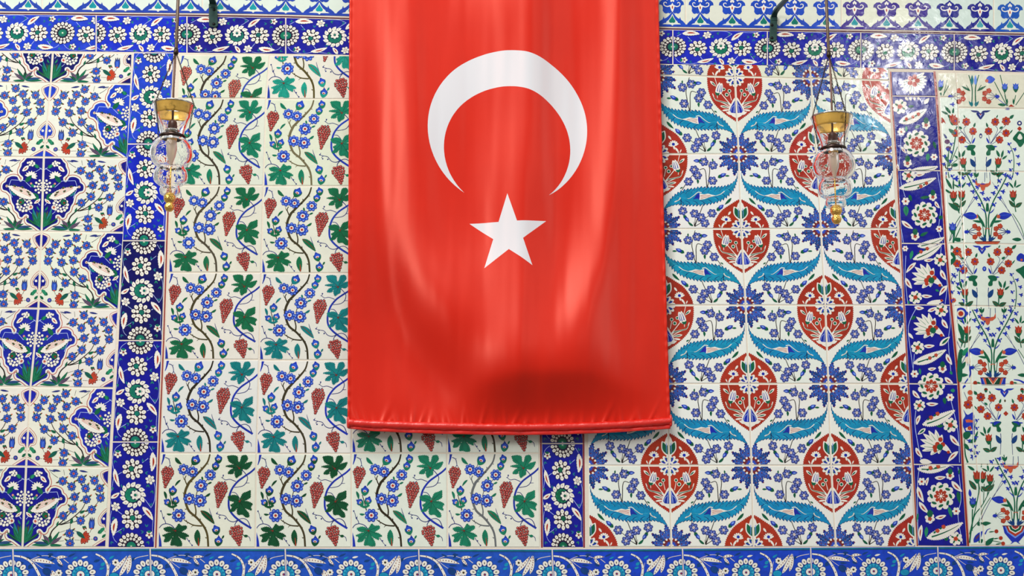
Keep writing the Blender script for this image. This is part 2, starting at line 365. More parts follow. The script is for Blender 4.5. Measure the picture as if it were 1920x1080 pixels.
    a.leaf(440, 868, 458, 1056, 64, 'green', 0, 8, ser=5, step=20); a.line([(450, 960), (458, 1052)], 5, 'red', 2, 14)
    a.disc(990, 940, 22, 'green', 0, 16); a.line([(950, 925), (985, 938)], 9, 'green', 0, 9, False)
    # buds and blossoms
    for x, y, r, g in ((402, 72, 56, 60), (664, 58, 46, 95), (632, 140, 46, 80), (150, 425, 50, 80), (95, 556, 42, 140), (186, 538, 44, 62), (652, 872, 50, 105), (680, 1000, 50, 80)): bud(a, x, y, r, g)
    a.line([(100, 590), (150, 610), (200, 585)], 26, 'green', 0, 26)
    a.L = 9
    for i, (x, y, r) in enumerate(((268, 178, 66), (370, 205, 64), (573, 240, 66), (470, 365, 76), (340, 515, 70), (464, 537, 76), (224, 705, 78))): plum(a, x, y, r, a0=i * 0.2)
    for g in ((94, 162, 62, 375, 136), (706, 335, 668, 605, 148), (868, 840, 918, 1040, 158)): cluster(a, *g)
    return a.build()

def serr_taper(P, step, amp, lean, tips, reach):
    P = resample(np.asarray(P, float), step); Q = np.roll(P, -1, axis=0); d = Q - P; ln = np.hypot(d[:, 0], d[:, 1])[:, None] + 1e-9
    s_ = 1 if sgn_area(P) > 0 else -1; nn = np.c_[d[:, 1], -d[:, 0]] / ln * s_
    k_ = np.min([np.hypot(*(P - np.array(t)).T) for t in tips], axis=0)[:, None]; k_ = np.clip((k_ - 25) / reach, 0, 1)
    T = P + d * lean + nn * amp * k_; out = np.empty((2 * len(P), 2)); out[0::2] = P - nn * 5 * k_; out[1::2] = T
    return out
def forget(a, x, y, r, a0=0.3, n=6):
    """six-petalled blossom with pale ringed petals (saz leaf tiles)"""
    a.ring(x, y, 0.62 * r, n, 0.42 * r, 'ink', 0, 0.38 * r, a0, 9); a.disc(x, y, 0.5 * r, 'vine', -1, n=8)
    a.ring(x, y, 0.63 * r, n, 0.25 * r, 'pblue', 1, 0.20 * r, a0, 8); a.ring(x, y, 0.66 * r, n, 0.195 * r, 'vine', 2, 0.15 * r, a0, 7)
    a.ring(x, y, 0.66 * r, n, 0.08 * r, 'lblue', 3, 0.05 * r, a0, 6)
    a.disc(x, y, 0.29 * r, 'white', 3, n=8); a.ring(x, y, 0.12 * r, 3, 0.08 * r, 'red', 4, 0.07 * r, a0, 6)
def bluebud(a, x, y, x1, y1, r):
    """blue bud with a green cup pointing from (x1, y1)"""
    ang = math.degrees(math.atan2(-(y - y1), x - x1)); c, s_ = math.cos(math.radians(ang)), -math.sin(math.radians(ang))
    def P(u, v): return (x + (u * c - v * s_) * r, y + (u * s_ + v * c) * r)
    a.leaf(*P(-1.6, 0), *P(0.3, 0), 1.1 * r, 'green', -1, vein='dgreen'); a.leaf(*P(-0.8, 0), *P(1.2, 0), 1.15 * r, 'vine', 1); a.leaf(*P(-0.3, 0.1), *P(0.8, 0.1), 0.55 * r, 'lblue', 2)
def sunburst(a, x, y, R_):
    rnd = random.Random(3)
    for i in range(16):
        g = i * math.pi / 8 + 0.196; rr = R_ * (1.0 if i % 2 else 0.86); c, s_ = math.cos(g), math.sin(g)
        x0, y0, x1, y1 = x + c * rr * 0.18, y + s_ * rr * 0.18, x + c * rr, y + s_ * rr
        a.leaf(x0, y0, x1, y1, R_ * 0.25, 'ink', 0, 0, ser=R_ * 0.055, step=R_ * 0.12)
        a.leaf(x0, y0, x + c * rr * 0.93, y + s_ * rr * 0.93, R_ * 0.195, 'sun' if i % 3 else 'sun2', 1, 0, ser=R_ * 0.04, step=R_ * 0.12)
        for k_ in (0.55, 0.68, 0.8):
            a.line([(x + c * rr * (k_ - .1), y + s_ * rr * (k_ - .1)), (x + c * rr * k_ + -s_ * R_ * .05, y + s_ * rr * k_ + c * R_ * .05)], R_ * .018, 'line', 3, R_ * .01, False)
            a.line([(x + c * rr * (k_ - .1), y + s_ * rr * (k_ - .1)), (x + c * rr * k_ - -s_ * R_ * .05, y + s_ * rr * k_ - c * R_ * .05)], R_ * .022, 'lblue', 3, R_ * .01, False)
        for k_ in (.5, .74, 1.0): a.disc(x + c * rr * k_, y + s_ * rr * k_, R_ * .03, 'dred', 4, n=6)
    a.disc(x, y, R_ * 0.36, 'dred', 4, n=16); a.ring(x, y, R_ * 0.33, 12, R_ * 0.055, 'white', 5, R_ * .05)
    a.disc(x, y, R_ * 0.24, 'purple', 6, n=12); a.ring(x, y, R_ * 0.12, 6, R_ * 0.07, 'blue', 7); a.disc(x, y, R_ * 0.08, 'white', 8, n=6)
def carn_white(a, x, y, r, ang):
    c, s_ = math.cos(math.radians(ang)), -math.sin(math.radians(ang))
    for i in range(-3, 4):
        g = math.radians(ang + i * 26); a.leaf(x, y, x + r * math.cos(g), y - r * math.sin(g), r * .46, 'white', 0); a.disc(x + r * .84 * math.cos(g), y - r * .84 * math.sin(g), r * .17, 'white', 1, n=6)
    a.disc(x + c * r * .25, y + s_ * r * .25, r * .3, 'vine', 2, n=8); a.leaf(x - c * r * .8, y - s_ * r * .8, x + c * r * .2, y + s_ * r * .2, r * .35, 'white', 0)
def halfstar(a, x, y, r):
    a.ring(x, y, r * 0.72, 12, r * .30, 'white', 4, r * .2); a.disc(x, y, r * 0.7, 'white', 3, n=14)
    a.ring(x, y, r * 0.55, 8, r * .26, 'vine', 5, r * .10, 0.39); a.ring(x, y, r * 0.62, 8, r * .12, 'green', 6, r * .06, 0.2); a.disc(x, y, r * 0.12, 'vine', 6, n=8)

def saz_tile():
    a = Art([(44, 30), (1050, 30), (1062, 1033), (52, 1033)])
    # madder medallion quarters
    a.L = 0
    U = smooth([(704, 20), (706, 130), (724, 240), (768, 350), (840, 440), (930, 520), (1000, 570), (1062, 612)], False, 4)
    U = serrate(np.vstack([U, [(1080, 612), (1080, 20)]]), 26, 12); a.poly(U, 'red', 0)
    W = smooth([(398, 1045), (384, 970), (338, 880), (270, 792), (170, 722), (95, 672), (48, 648)], False, 4)
    W = serrate(np.vstack([W, [(30, 648), (30, 1045)]]), 26, 12); a.poly(W, 'red', 0)
    a.L = 1
    # contents of the upper right quarter
    for P, w0, w1 in (([(800, 35), (828, 140)], 9, 6), ([(822, 250), (826, 305)], 10, 6), ([(872, 235), (930, 310), (1000, 395)], 9, 11), ([(985, 230), (1008, 330)], 7, 9), ([(1000, 430), (900, 370), (800, 330)], 12, 5)): a.line(P, w0, 'white', 0, w1)
    a.line([(762, 245), (800, 325), (880, 352), (970, 375), (1000, 410)], 10, 'white', 0, 26); a.line([(778, 285), (812, 332), (880, 352), (965, 372)], 6, 'green', 1, 12)
    a.leaf(735, 78, 815, 150, 34, 'white', 0); a.leaf(755, 95, 808, 142, 16, 'green', 1)
    a.leaf(855, 408, 980, 432, 34, 'white', 0); a.leaf(872, 412, 960, 430, 14, 'green', 1); a.leaf(880, 470, 985, 455, 24, 'white', 0)
    for x, y, r in ((912, 185, 22), (985, 205, 24), (948, 256, 26)): a.disc(x, y, r, 'white', 1, n=9); a.disc(x, y, r * .68, 'green', 2, n=8)
    a.poly([(800, 215), (818, 150), (858, 92), (868, 110), (892, 105), (902, 150), (893, 215), (850, 262), (810, 250)], 'white', 2, True)
    for P in ([(826, 215), (836, 165), (858, 120)], [(852, 228), (862, 180), (872, 130)], [(874, 222), (886, 175), (888, 128)]): a.line(P, 12, 'vine', 3, 4)
    a.poly([(798, 222), (820, 235), (856, 238), (838, 268), (806, 262)], 'green', 4, True)
    a.poly([(1060, 290), (1030, 320), (1005, 370), (972, 425), (960, 480), (930, 485), (960, 520), (1000, 530), (1020, 548), (1085, 548), (1085, 290)], 'white', 2, True)
    a.poly([(1062, 320), (1035, 355), (995, 425), (978, 470), (1000, 498), (1085, 505), (1085, 320)], 'vine', 3)
    a.line([(1050, 350), (1040, 420), (1035, 495)], 4, 'pblue', 4, 8); a.line([(1040, 395), (1005, 430), (990, 480)], 4, 'pblue', 4, 6)
    halfstar(a, 1053, 34, 118)
    # contents of the lower left quarter
    a.L = 1
    a.poly([(30, 690), (66, 700), (88, 752), (126, 745), (132, 838), (96, 900), (60, 925), (30, 925)], 'white', 0, True)
    a.poly([(36, 770), (60, 800), (86, 775), (112, 760), (118, 836), (88, 885), (36, 905)], 'green', 1, True); a.line([(66, 770), (70, 890)], 9, 'lblue', 2, 6)
    carn_white(a, 232, 935, 68, 100); a.leaf(166, 808, 204, 862, 26, 'white', 0); a.leaf(250, 960, 300, 1030, 26, 'white', 0); a.leaf(330, 985, 310, 1030, 16, 'white', 0); a.leaf(120, 745, 105, 775, 12, 'white', 0)
    a.line([(265, 975), (290, 1036)], 10, 'white', 0, 10, False)
    halfstar(a, 52, 1033, 118)
    a.L = 0
    sunburst(a, 44, 30, 285); sunburst(a, 1062, 1033, 275)
    # stems
    a.L = 1
    for P, w0, w1 in (([(466, 38), (432, 150), (416, 230), (426, 320), (438, 410), (460, 480)], 8, 11), ([(462, 480), (466, 370), (470, 270), (492, 220), (552, 236)], 11, 8), ([(620, 285), (690, 370), (745, 450), (785, 515)], 7, 9),
                      ([(525, 725), (560, 815), (600, 905), (642, 1015)], 8, 12), ([(642, 1015), (630, 900)], 10, 6), ([(450, 862), (530, 925), (600, 950)], 7, 5), ([(804, 620), (808, 755)], 10, 6), ([(560, 965), (642, 1015)], 7, 10), ([(645, 1010), (652, 950)], 8, 3)): a.line(P, w0, 'dark', 0, w1)
    for q in ((375, 78, 376, 124, 20), (580, 362, 578, 430, 30), (810, 498, 770, 475, 18), (150, 622, 242, 716, 34), (750, 860, 780, 900, 20)): a.leaf(*q, 'green', 0, 4, vein='dgreen')
    # the long turquoise leaf
    a.L = 3
    Lf = smooth([(56, 272), (72, 350), (110, 405), (160, 442), (230, 468), (300, 482), (370, 478), (450, 490), (540, 482), (620, 502), (720, 514), (800, 542), (880, 592), (950, 660), (1035, 785), (960, 742), (900, 720), (830, 705), (780, 720), (700, 715), (600, 718), (500, 708), (400, 690), (310, 660), (230, 615), (170, 560), (120, 500), (84, 420), (62, 345)], True, 4)
    P1 = serrate(Lf, 50, 26, 0.2); P1 = P1[:]; 
    ctr = Lf.mean(0)
    TP = ((56, 272), (1035, 785)); a.poly(serr_taper(Lf, 44, 26, 0.1, TP, 260), 'dturq', 0)
    Li = Lf + (ctr - Lf) * 0.0; nrm = np.roll(Lf, -1, 0) - np.roll(Lf, 1, 0); nrm = np.c_[nrm[:, 1], -nrm[:, 0]] / (np.hypot(nrm[:, 0], nrm[:, 1])[:, None] + 1e-9)
    s_ = -1 if sgn_area(Lf) > 0 else 1; Li = Lf + nrm * s_ * 5
    a.poly(serr_taper(Li, 44, 19, 0.1, TP, 260), 'turq', 1)
    rnd = random.Random(5)
    for x, y in ((180, 470), (250, 490), (320, 500), (400, 505), (470, 510), (550, 505), (620, 520), (690, 530), (760, 550), (830, 590)):
        a.line([(x, y - 8), (x + 35, y + 14), (x + 52, y + 40)], 9, 'dturq', 2, 4); a.line([(x + 10, y + 4), (x + 40, y + 26)], 5, 'lturq', 3, 3, False)
    for x, y in ((150, 535), (230, 600), (320, 645), (410, 680), (500, 700), (590, 705), (690, 702), (770, 700)):
        a.line([(x, y), (x + 26, y - 26), (x + 62, y - 42)], 11, 'dturq', 2, 4); a.line([(x + 25, y - 10), (x + 60, y - 25)], 6, 'lturq', 3, 3, False)
    a.line([(100, 400), (160, 480), (240, 530)], 3, 'lturq', 2, 8)
    a.line([(236, 530), (290, 572), (350, 592)], 12, 'white', 4, 5)
    a.line([(700, 632), (760, 625), (790, 622)], 6, 'lturq', 4, 4); a.line([(535, 552), (580, 545), (630, 585), (690, 628), (720, 632)], 12, 'white', 5, 4)
    a.poly([(560, 560), (600, 580), (625, 615), (650, 640), (590, 632), (560, 650)], 'vine', 4, True, 3)
    a.poly([(345, 592), (400, 580), (450, 564), (505, 575), (562, 560), (560, 600), (568, 652), (500, 640), (430, 612)], 'white', 4)
    for P in ([(420, 592), (490, 585), (550, 592)], [(410, 600), (490, 602), (548, 612)], [(440, 612), (500, 620), (550, 634)]): a.line(P, 4, 'red', 5, 7)
    a.line([(812, 618), (830, 650), (885, 682)], 16, 'cream', 4, 5); a.line([(862, 660), (890, 680)], 5, 'white', 5, 9)
    a.line([(804, 640), (806, 715)], 9, 'line', 5, 9, False)
    # blossoms
    a.L = 5
    for i, (x, y) in enumerate(((370, 172), (488, 124), (618, 232), (578, 312), (385, 385), (697, 397), (410, 833), (555, 888), (637, 838), (508, 968), (788, 802))): forget(a, x, y, 60, 0.2 + i)
    for q in ((575, 110, 540, 112, 40), (252, 310, 330, 350, 44), (296, 752, 360, 810, 44), (742, 912, 780, 860, 40)): bluebud(a, *q)
    a.leaf(162, 318, 225, 318, 22, 'green', 0); a.leaf(660, 1008, 728, 945, 30, 'green', 0, 6, vein='dgreen')
    return a.build()

def rose(a, x, y, r):
    """double-ringed rosette of the blue border"""
    a.disc(x, y, r * 0.97, 'outl', -1, n=20); a.ring(x, y, 0.84 * r, 17, 0.19 * r, 'outl', 0, 0.15 * r, 0, 8)
    a.ring(x, y, 0.84 * r, 17, 0.16 * r, 'white', 1, 0.128 * r, 0, 8); a.ring(x, y, 0.84 * r, 17, 0.035 * r, 'stem', 2, 0.035 * r, 0, 4)
    a.ring(x, y, 0.56 * r, 14, 0.105 * r, 'white', 1, 0.10 * r, 0.2, 7); a.ring(x, y, 0.56 * r, 14, 0.03 * r, 'line', 2, 0.03 * r, 0.2, 4)
    a.disc(x, y, 0.40 * r, 'line', 1, n=12); a.disc(x, y, 0.35 * r, 'green', 2, n=12); a.disc(x, y, 0.17 * r, 'lgreen', 3, n=8); a.disc(x, y, 0.07 * r, 'white', 4, n=6)
def posy(a, x, y, r, ang=0.0):
    """small blossom: ring of round petals about an off-centre green eye"""
    a.disc(x, y, r * 0.86, 'outl', -1, n=14); a.ring(x, y, 0.78 * r, 10, 0.27 * r, 'outl', 0, 0.24 * r, ang, 8)
    a.ring(x, y, 0.78 * r, 10, 0.235 * r, 'white', 1, 0.195 * r, ang, 8); a.ring(x, y, 0.78 * r, 10, 0.045 * r, 'stem', 2, 0.045 * r, ang, 4)
    c, s_ = math.cos(ang), math.sin(ang)
    a.ring(x, y, 0.40 * r, 6, 0.17 * r, 'white', 2, 0.165 * r, ang + .4, 7)
    a.disc(x - c * .12 * r, y - s_ * .12 * r, 0.30 * r, 'line', 3, n=10); a.disc(x - c * .12 * r, y - s_ * .12 * r, 0.24 * r, 'green', 4, n=10)
    a.disc(x + c * .28 * r, y + s_ * .28 * r, 0.17 * r, 'white', 5, n=8); a.disc(x + c * .28 * r, y + s_ * .28 * r, .05 * r, 'red', 6, n=5)
def mum(a, x, y, r):
    """large blossom: wreath of pointed petals about a green crescent opening right"""
    a.disc(x, y, r * 0.9, 'line', 0, n=18)
    for i in range(13):
        g = i * 2 * math.pi / 13 + .2; c, s_ = math.cos(g), math.sin(g); c2, s2 = math.cos(g + .38), math.sin(g + .38)
        a.leaf(x + c * .66 * r, y + s_ * .66 * r, x + c2 * 1.06 * r, y + s2 * 1.06 * r, .34 * r, 'white', 0, out='line', ow=.03 * r); a.disc(x + math.cos(g + .2) * .86 * r, y + math.sin(g + .2) * .86 * r, .04 * r, 'stem', 3, n=4)
    a.disc(x - .03 * r, y, 0.64 * r, 'line', 2, n=16); a.disc(x - .05 * r, y, 0.58 * r, 'green', 3, n=16); a.ring(x - .05 * r, y, .5 * r, 9, .05 * r, 'lgreen', 4, .1 * r, 1.7)
    a.disc(x + .2 * r, y, .42 * r, 'line', 4, n=12)
    for g in (-2.2, -1.2, -.4, .4, 1.2, 2.2, 3.14): a.disc(x + .2 * r + math.cos(g) * .25 * r, y + math.sin(g) * .25 * r, .15 * r, 'white', 5, .12 * r, g, 8)
    a.disc(x + .22 * r, y, .11 * r, 'green', 6, n=7)
    for g in (-.75, .75): a.leaf(x + .62 * r, y, x + .62 * r - math.cos(g) * .42 * r, y + math.sin(g) * .42 * r, .26 * r, 'white', 6, out='line', ow=.03 * r)
def star5(a, x, y, r, n=6):
    a.ring(x, y, .6 * r, n, .42 * r, 'line', 0, .36 * r, .3, 8); a.ring(x, y, .6 * r, n, .34 * r, 'white', 1, .28 * r, .3, 8); a.disc(x, y, .36 * r, 'line', 2, n=8); a.disc(x, y, .28 * r, 'white', 3, n=8); a.disc(x, y, .1 * r, 'red', 4, n=6)
def feather(a, x0, y0, x1, y1, w, c='white', bend=4):
    a.leaf(x0, y0, x1, y1, w, c, 1, bend, out='line', ow=w * .08, ser=w * .07, step=w * .45, inner='red')
def sprig(a, x, y, d, c='lgreen', s=1.0):
    for g in (-.5, .5):
        a.leaf(x, y, x + math.cos(d + g) * 34 * s, y + math.sin(d + g) * 34 * s, 11 * s, c, 0)

def border_tile(half=False):
    """one period of the blue border; v runs along it"""
    a = Art([(112, 28), (545, 28), (482, 1050), (40, 1050)])
    a.L = 0
    for P, w0, w1 in (([(190, 40), (130, 90), (100, 200), (112, 300)], 4, 4), ([(120, 300), (95, 430), (70, 560), (75, 640)], 4, 4), ([(75, 700), (60, 800), (85, 960), (120, 1010)], 4, 4), ([(468, 60), (498, 110)], 5, 4), ([(505, 420), (515, 480), (505, 600), (472, 665)], 4, 4), ([(486, 790), (478, 900), (490, 1040)], 4, 4),
                      ([(190, 318), (145, 345)], 5, 5), ([(395, 225), (455, 180)], 5, 5), ([(410, 585), (470, 670)], 5, 5), ([(385, 745), (425, 725)], 5, 5), ([(180, 735), (120, 690)], 5, 5), ([(170, 880), (110, 915)], 5, 5)): a.line(P, w0, 'pblue', 0, w1)
    for x, y, d in ((120, 200, 1.2), (180, 470, -1.0), (100, 470, 2.4), (200, 870, 2.5), (395, 215, -.9), (420, 325, .1), (445, 440, 1.6), (490, 500, 1.9), (468, 650, -1.6), (420, 860, -1.5), (390, 905, 3.0), (165, 900, 2.2), (500, 90, -1.0), (90, 760, 1.4), (440, 1000, 2.2), (60, 1000, 1.0)): sprig(a, x, y, d, 'teal' if (x + y) % 3 else 'lgreen')
    a.L = 1
    feather(a, 500, 120, 485, 316, 62, bend=-10); feather(a, 118, 285, 162, 468, 46, bend=10); feather(a, 72, 575, 162, 520, 40); feather(a, 118, 775, 88, 950, 60, bend=8); feather(a, 385, 662, 488, 795, 52, bend=-8)
    for q in ((468, 393, 52), (118, 660, 50)): star5(a, *q)
    for x, y in ((155, 140), (445, 935)):
        a.ring(x, y, 24, 5, 19, 'line', 0, 17, .4, 8); a.ring(x, y, 24, 5, 15, 'white', 1, 13, .4, 8); a.disc(x, y - 30, 20, 'green', 2, 13); a.disc(x, y, 7, 'red', 3)
    posy(a, 297, 288, 104, 0.3); posy(a, 276, 782, 104, 2.2); mum(a, 292, 545, 124)
    rose(a, 330, 28, 136); rose(a, 262, 1050, 136)
    return a.build()

def blossom(a, x, y, r, cen='red'):
    """eight-lobed blue blossom of the medallion tiles"""
    a.ring(x, y, 0.68 * r, 8, 0.34 * r, 'line', 0, 0.30 * r, 0, 7); a.ring(x, y, 0.66 * r, 8, 0.28 * r, 'blue', 1, 0.23 * r, 0, 7); a.disc(x, y, .6 * r, 'blue', 0, n=8)
    a.ring(x, y, 0.74 * r, 8, 0.10 * r, 'lblue', 2, 0.08 * r, 0, 5); a.ring(x, y, 0.5 * r, 8, .2 * r, 'line', 2, .03 * r, .39, 4)
    a.disc(x, y, 0.32 * r, 'lblue', 3, n=8); a.disc(x, y, 0.27 * r, cen, 4, n=8)
def tip(a, x, y, d, s=1.0):
    c, s_ = math.cos(d), math.sin(d)
    a.leaf(x, y, x + c * 46 * s, y + s_ * 46 * s, 26 * s, 'green', 0); a.leaf(x + c * 24 * s, y + s_ * 24 * s, x + c * 54 * s, y + s_ * 54 * s, 17 * s, 'lred' if int(x + y) % 2 else 'dred', 2)

def medallion_tile():
    a = Art([(605, 30), (1705, 45), (1640, 1058), (570, 1036)])
    a.L = 0
    B = smooth([(600, 10), (760, 18), (820, 36), (852, 80), (880, 108), (885, 150), (905, 198), (905, 240), (885, 272), (852, 302), (855, 345), (884, 366), (912, 335), (932, 302), (975, 292), (1020, 300), (1062, 328), (1076, 372), (1110, 400), (1122, 440), (1108, 484), (1060, 500), (1025, 530), (1000, 560), (978, 650), (945, 705), (930, 760), (882, 800), (862, 850), (832, 862), (806, 832), (775, 815), (742, 835), (745, 875), (772, 892), (755, 932), (700, 955), (650, 985), (575, 1036), (560, 1036)], False, 5)
    a.line(B, 62, 'red', 0, 62, False); a.line(B, 44, 'ground', 1, 44, False); a.poly(np.vstack([B, [(500, 1036), (500, 10)]]), 'cobalt', 2)
    # the two ogees cut by the right edge
    for P in ([(1720, 55), (1650, 82), (1612, 108), (1622, 168), (1660, 225), (1712, 290)], [(1700, 560), (1650, 598), (1600, 648), (1568, 708), (1578, 776), (1628, 792), (1650, 860), (1660, 862)], [(1720, 930), (1640, 968), (1560, 1012), (1480, 1062)]):
        Q = smooth(P, False, 4); a.line(Q, 30, 'red', 0, 30, False); a.line(Q, 18, 'ground', 1, 18, False)
    a.poly([(1740, 60), (1655, 95), (1630, 116), (1642, 168), (1680, 225), (1740, 290)], 'cobalt', 2); a.poly([(1730, 575), (1665, 615), (1620, 662), (1590, 712), (1600, 762), (1640, 775), (1665, 840), (1730, 840)], 'cobalt', 2); a.poly([(1740, 930), (1660, 975), (1580, 1018), (1500, 1066), (1740, 1066)], 'cobalt', 2)
    a.disc(1630, 702, 18, 'white', 3); a.leaf(1600, 860, 1545, 890, 50, 'green', 0); a.leaf(1640, 820, 1570, 900, 46, 'lgreen', 1, 10); a.leaf(1600, 950, 1655, 900, 34, 'green', 1)
    # branches
    a.L = 1
    for P, w0, w1 in (([(905, 940), (940, 850), (1005, 785), (1085, 720), (1180, 620), (1215, 570)], 18, 9), ([(1040, 770), (1150, 728), (1270, 640), (1350, 560), (1400, 440), (1393, 300), (1340, 185), (1235, 110)], 14, 4), ([(1060, 770), (1170, 745), (1270, 725), (1400, 660), (1470, 580), (1560, 480), (1590, 430), (1583, 300), (1515, 200), (1490, 130)], 10, 4), ([(1215, 570), (1245, 412), (1205, 278), (1085, 205)], 6, 4), ([(1185, 750), (1180, 870), (1180, 1010)], 7, 6), ([(1120, 845), (1040, 870), (990, 900)], 4, 4), ([(1235, 850), (1300, 870), (1340, 910)], 5, 5), ([(1440, 880), (1465, 830)], 5, 5), ([(1100, 975), (1020, 980)], 4, 4), ([(1240, 970), (1310, 975)], 4, 4), ([(1450, 965), (1500, 965)], 4, 4), ([(900, 60), (960, 120), (1020, 160)], 3, 7), ([(1100, 60), (1110, 130)], 5, 4)): a.line(P, w0, 'dark', 0, w1)
    for q in ((1000, 790, 1030, 720, 26), (1120, 730, 1060, 660, 12), (1190, 760, 1215, 690, 40), (1310, 625, 1385, 590, 34), (950, 60, 1060, 78, 26), (1310, 70, 1430, 90, 24), (990, 85, 900, 60, 14)): a.leaf(*q, 'green' if q[1] > 100 else 'tendril', 0)
    # plant at the foot
    for q, c in (((905, 1020, 820, 890, 52), 'purple'), ((905, 1020, 890, 920, 44), 'green'), ((905, 1025, 670, 1022, 46), 'green'), ((905, 1025, 690, 985, 40), 'tendril'), ((910, 1015, 1040, 850, 40), 'green'), ((910, 1015, 1075, 915, 44), 'purple'), ((910, 1025, 1075, 1030, 44), 'green'), ((905, 1020, 800, 950, 34), 'dgreen'), ((905, 1010, 930, 900, 34), 'dgreen')): a.leaf(*q, c, 0, 8, vein='lgreen')
    # tips around the blossoms
    A_ = ((1085, 205), (1205, 278), (1245, 412), (1220, 570), (1090, 655), (1235, 110), (1340, 185), (1393, 305), (1403, 445), (1515, 203), (1583, 303), (1592, 430), (1470, 580), (1322, 722), (1173, 880), (1178, 1012))
    for i, (x, y) in enumerate(A_):
        for g in ((-2.4, -1.0) if i % 2 else (-0.7, 2.9)): tip(a, x + 48 * math.cos(g), y + 48 * math.sin(g), g, .9)
    tip(a, 1350, 790, 1.2, 1.1); tip(a, 1370, 790, 1.0, 1.0)
    a.L = 4
    for x, y in A_: blossom(a, x, y, 60)
    # tulip, carnation, small bud
    a.poly([(1432, 820), (1428, 760), (1450, 680), (1462, 720), (1476, 672), (1486, 720), (1505, 680), (1508, 770), (1495, 825), (1465, 838)], 'line', 0); a.poly([(1440, 815), (1437, 760), (1451, 710), (1463, 740), (1476, 700), (1486, 740), (1499, 705), (1500, 770), (1488, 818), (1465, 828)], 'blue', 1)
    a.line([(1465, 745), (1466, 815)], 7, 'lblue', 2, 5, False); a.disc(1465, 826, 16, 'lred', 2, 9)
    for i in range(7):
        g = math.radians(-62 + i * 28); x, y = 1355, 935
        a.leaf(x, y, x + 95 * math.cos(g), y + 95 * math.sin(g), 46, 'dred', 0, ser=4, step=16); a.leaf(x, y, x + 90 * math.cos(g), y + 90 * math.sin(g), 36, 'red', 1); a.disc(x + 70 * math.cos(g), y + 70 * math.sin(g), 5, 'lgrape', 3, n=5)
    a.leaf(1265, 860, 1380, 955, 54, 'green', 3, vein='tendril'); a.disc(1515, 958, 30, 'tendril', 0); a.disc(1515, 958, 20, 'blue', 1); a.disc(1515, 958, 8, 'lred', 2)
    # inside the medallion
    a.L = 4
    for P in ([(600, 190), (640, 165)], [(612, 170), (690, 225)], [(800, 380), (830, 350), (1010, 345)], [(1010, 345), (1040, 440), (980, 590)], [(860, 560), (870, 590)], [(740, 775), (700, 810)], [(600, 690), (640, 640)], [(735, 440), (810, 370)]): a.line(P, 7, 'pblue', 0, 6, False)
    for x, y in ((718, 100), (745, 78), (775, 92), (800, 100), (770, 130), (735, 135), (710, 122), (755, 106)): a.disc(x, y, 20, 'line', 0, n=8); a.disc(x, y, 16, 'white', 1, n=8)
    a.leaf(640, 160, 720, 130, 50, 'green', 0); a.leaf(660, 175, 700, 110, 34, 'lgreen', 1); feather(a, 788, 140, 872, 222, 52)
    for i in range(8):
        g = math.radians(-205 + i * 28); x, y = 745, 285
        a.leaf(x, y, x + 92 * math.cos(g), y + 82 * math.sin(g), 42, 'line', 0); a.leaf(x, y, x + 88 * math.cos(g), y + 78 * math.sin(g), 33, 'white', 1)
    a.leaf(815, 372, 735, 270, 60, 'green', 2); a.leaf(700, 440, 745, 380, 36, 'lgreen', 1); a.disc(738, 388, 15, 'lgrape', 2)
    # great pale leaf
    a.leaf(622, 606, 740, 520, 90, 'green', 2, vein='lgreen')
    a.leaf(655, 592, 1056, 428, 140, 'line', 3, 8, ser=8, step=34); a.leaf(660, 588, 1050, 431, 126, 'white', 4, 8, ser=7, step=34)
    for k_ in (-30, -14, 2, 18): a.line([(730, 556 + k_), (850, 500 + k_ * 1.3), (980, 448 + k_ * .5)], 6, 'lred', 6, 4)
    for x, y in ((770, 510), (850, 445), (865, 495), (955, 430), (745, 545)): a.leaf(x - 20, y + 12, x + 24, y - 14, 26, 'green', 7); a.disc(x, y, 9, 'dred', 9, n=6)
    a.disc(1062, 434, 22, 'line', 3); a.disc(1062, 434, 18, 'cream', 4); a.disc(1062, 434, 8, 'red', 5)
    for rr, nn, rp in ((88, 10, 17), (50, 8, 16), (16, 3, 12)):
        a.ring(598, 428, rr, nn, rp + 4, 'line', 0); a.ring(598, 428, rr, nn, rp, 'white', 1)
    feather(a, 600, 600, 684, 668, 40); a.leaf(920, 560, 1010, 480, 50, 'teal', 0, 8); a.leaf(880, 520, 1000, 500, 20, 'green', 0)
    for rr, nn, rp in ((92, 13, 20), (54, 8, 17)):
        a.ring(812, 682, rr, nn, rp + 4, 'line', 0); a.ring(812, 682, rr, nn, rp, 'white', 1)
    a.disc(850, 648, 46, 'line', 2); a.disc(850, 648, 38, 'green', 3); a.disc(860, 655, 15, 'dred', 4); a.disc(800, 690, 18, 'white', 3); a.disc(722, 718, 34, 'white', 3); a.ring(722, 718, 12, 5, 11, 'red', 4, 6)
    for q, c in (((585, 1000, 600, 760, 56), 'green'), ((590, 990, 700, 790, 52), 'green'), ((590, 980, 780, 860, 40), 'dgreen'), ((588, 960, 700, 720, 36), 'teal'), ((600, 940, 690, 840, 30), 'lgreen'), ((585, 900, 640, 760, 34), 'stem'), ((600, 760, 640, 700, 22), 'lgreen'), ((860, 760, 900, 740, 12), 'teal')): a.leaf(*q, c, 0, 6, vein='lgreen')
    return a.build()

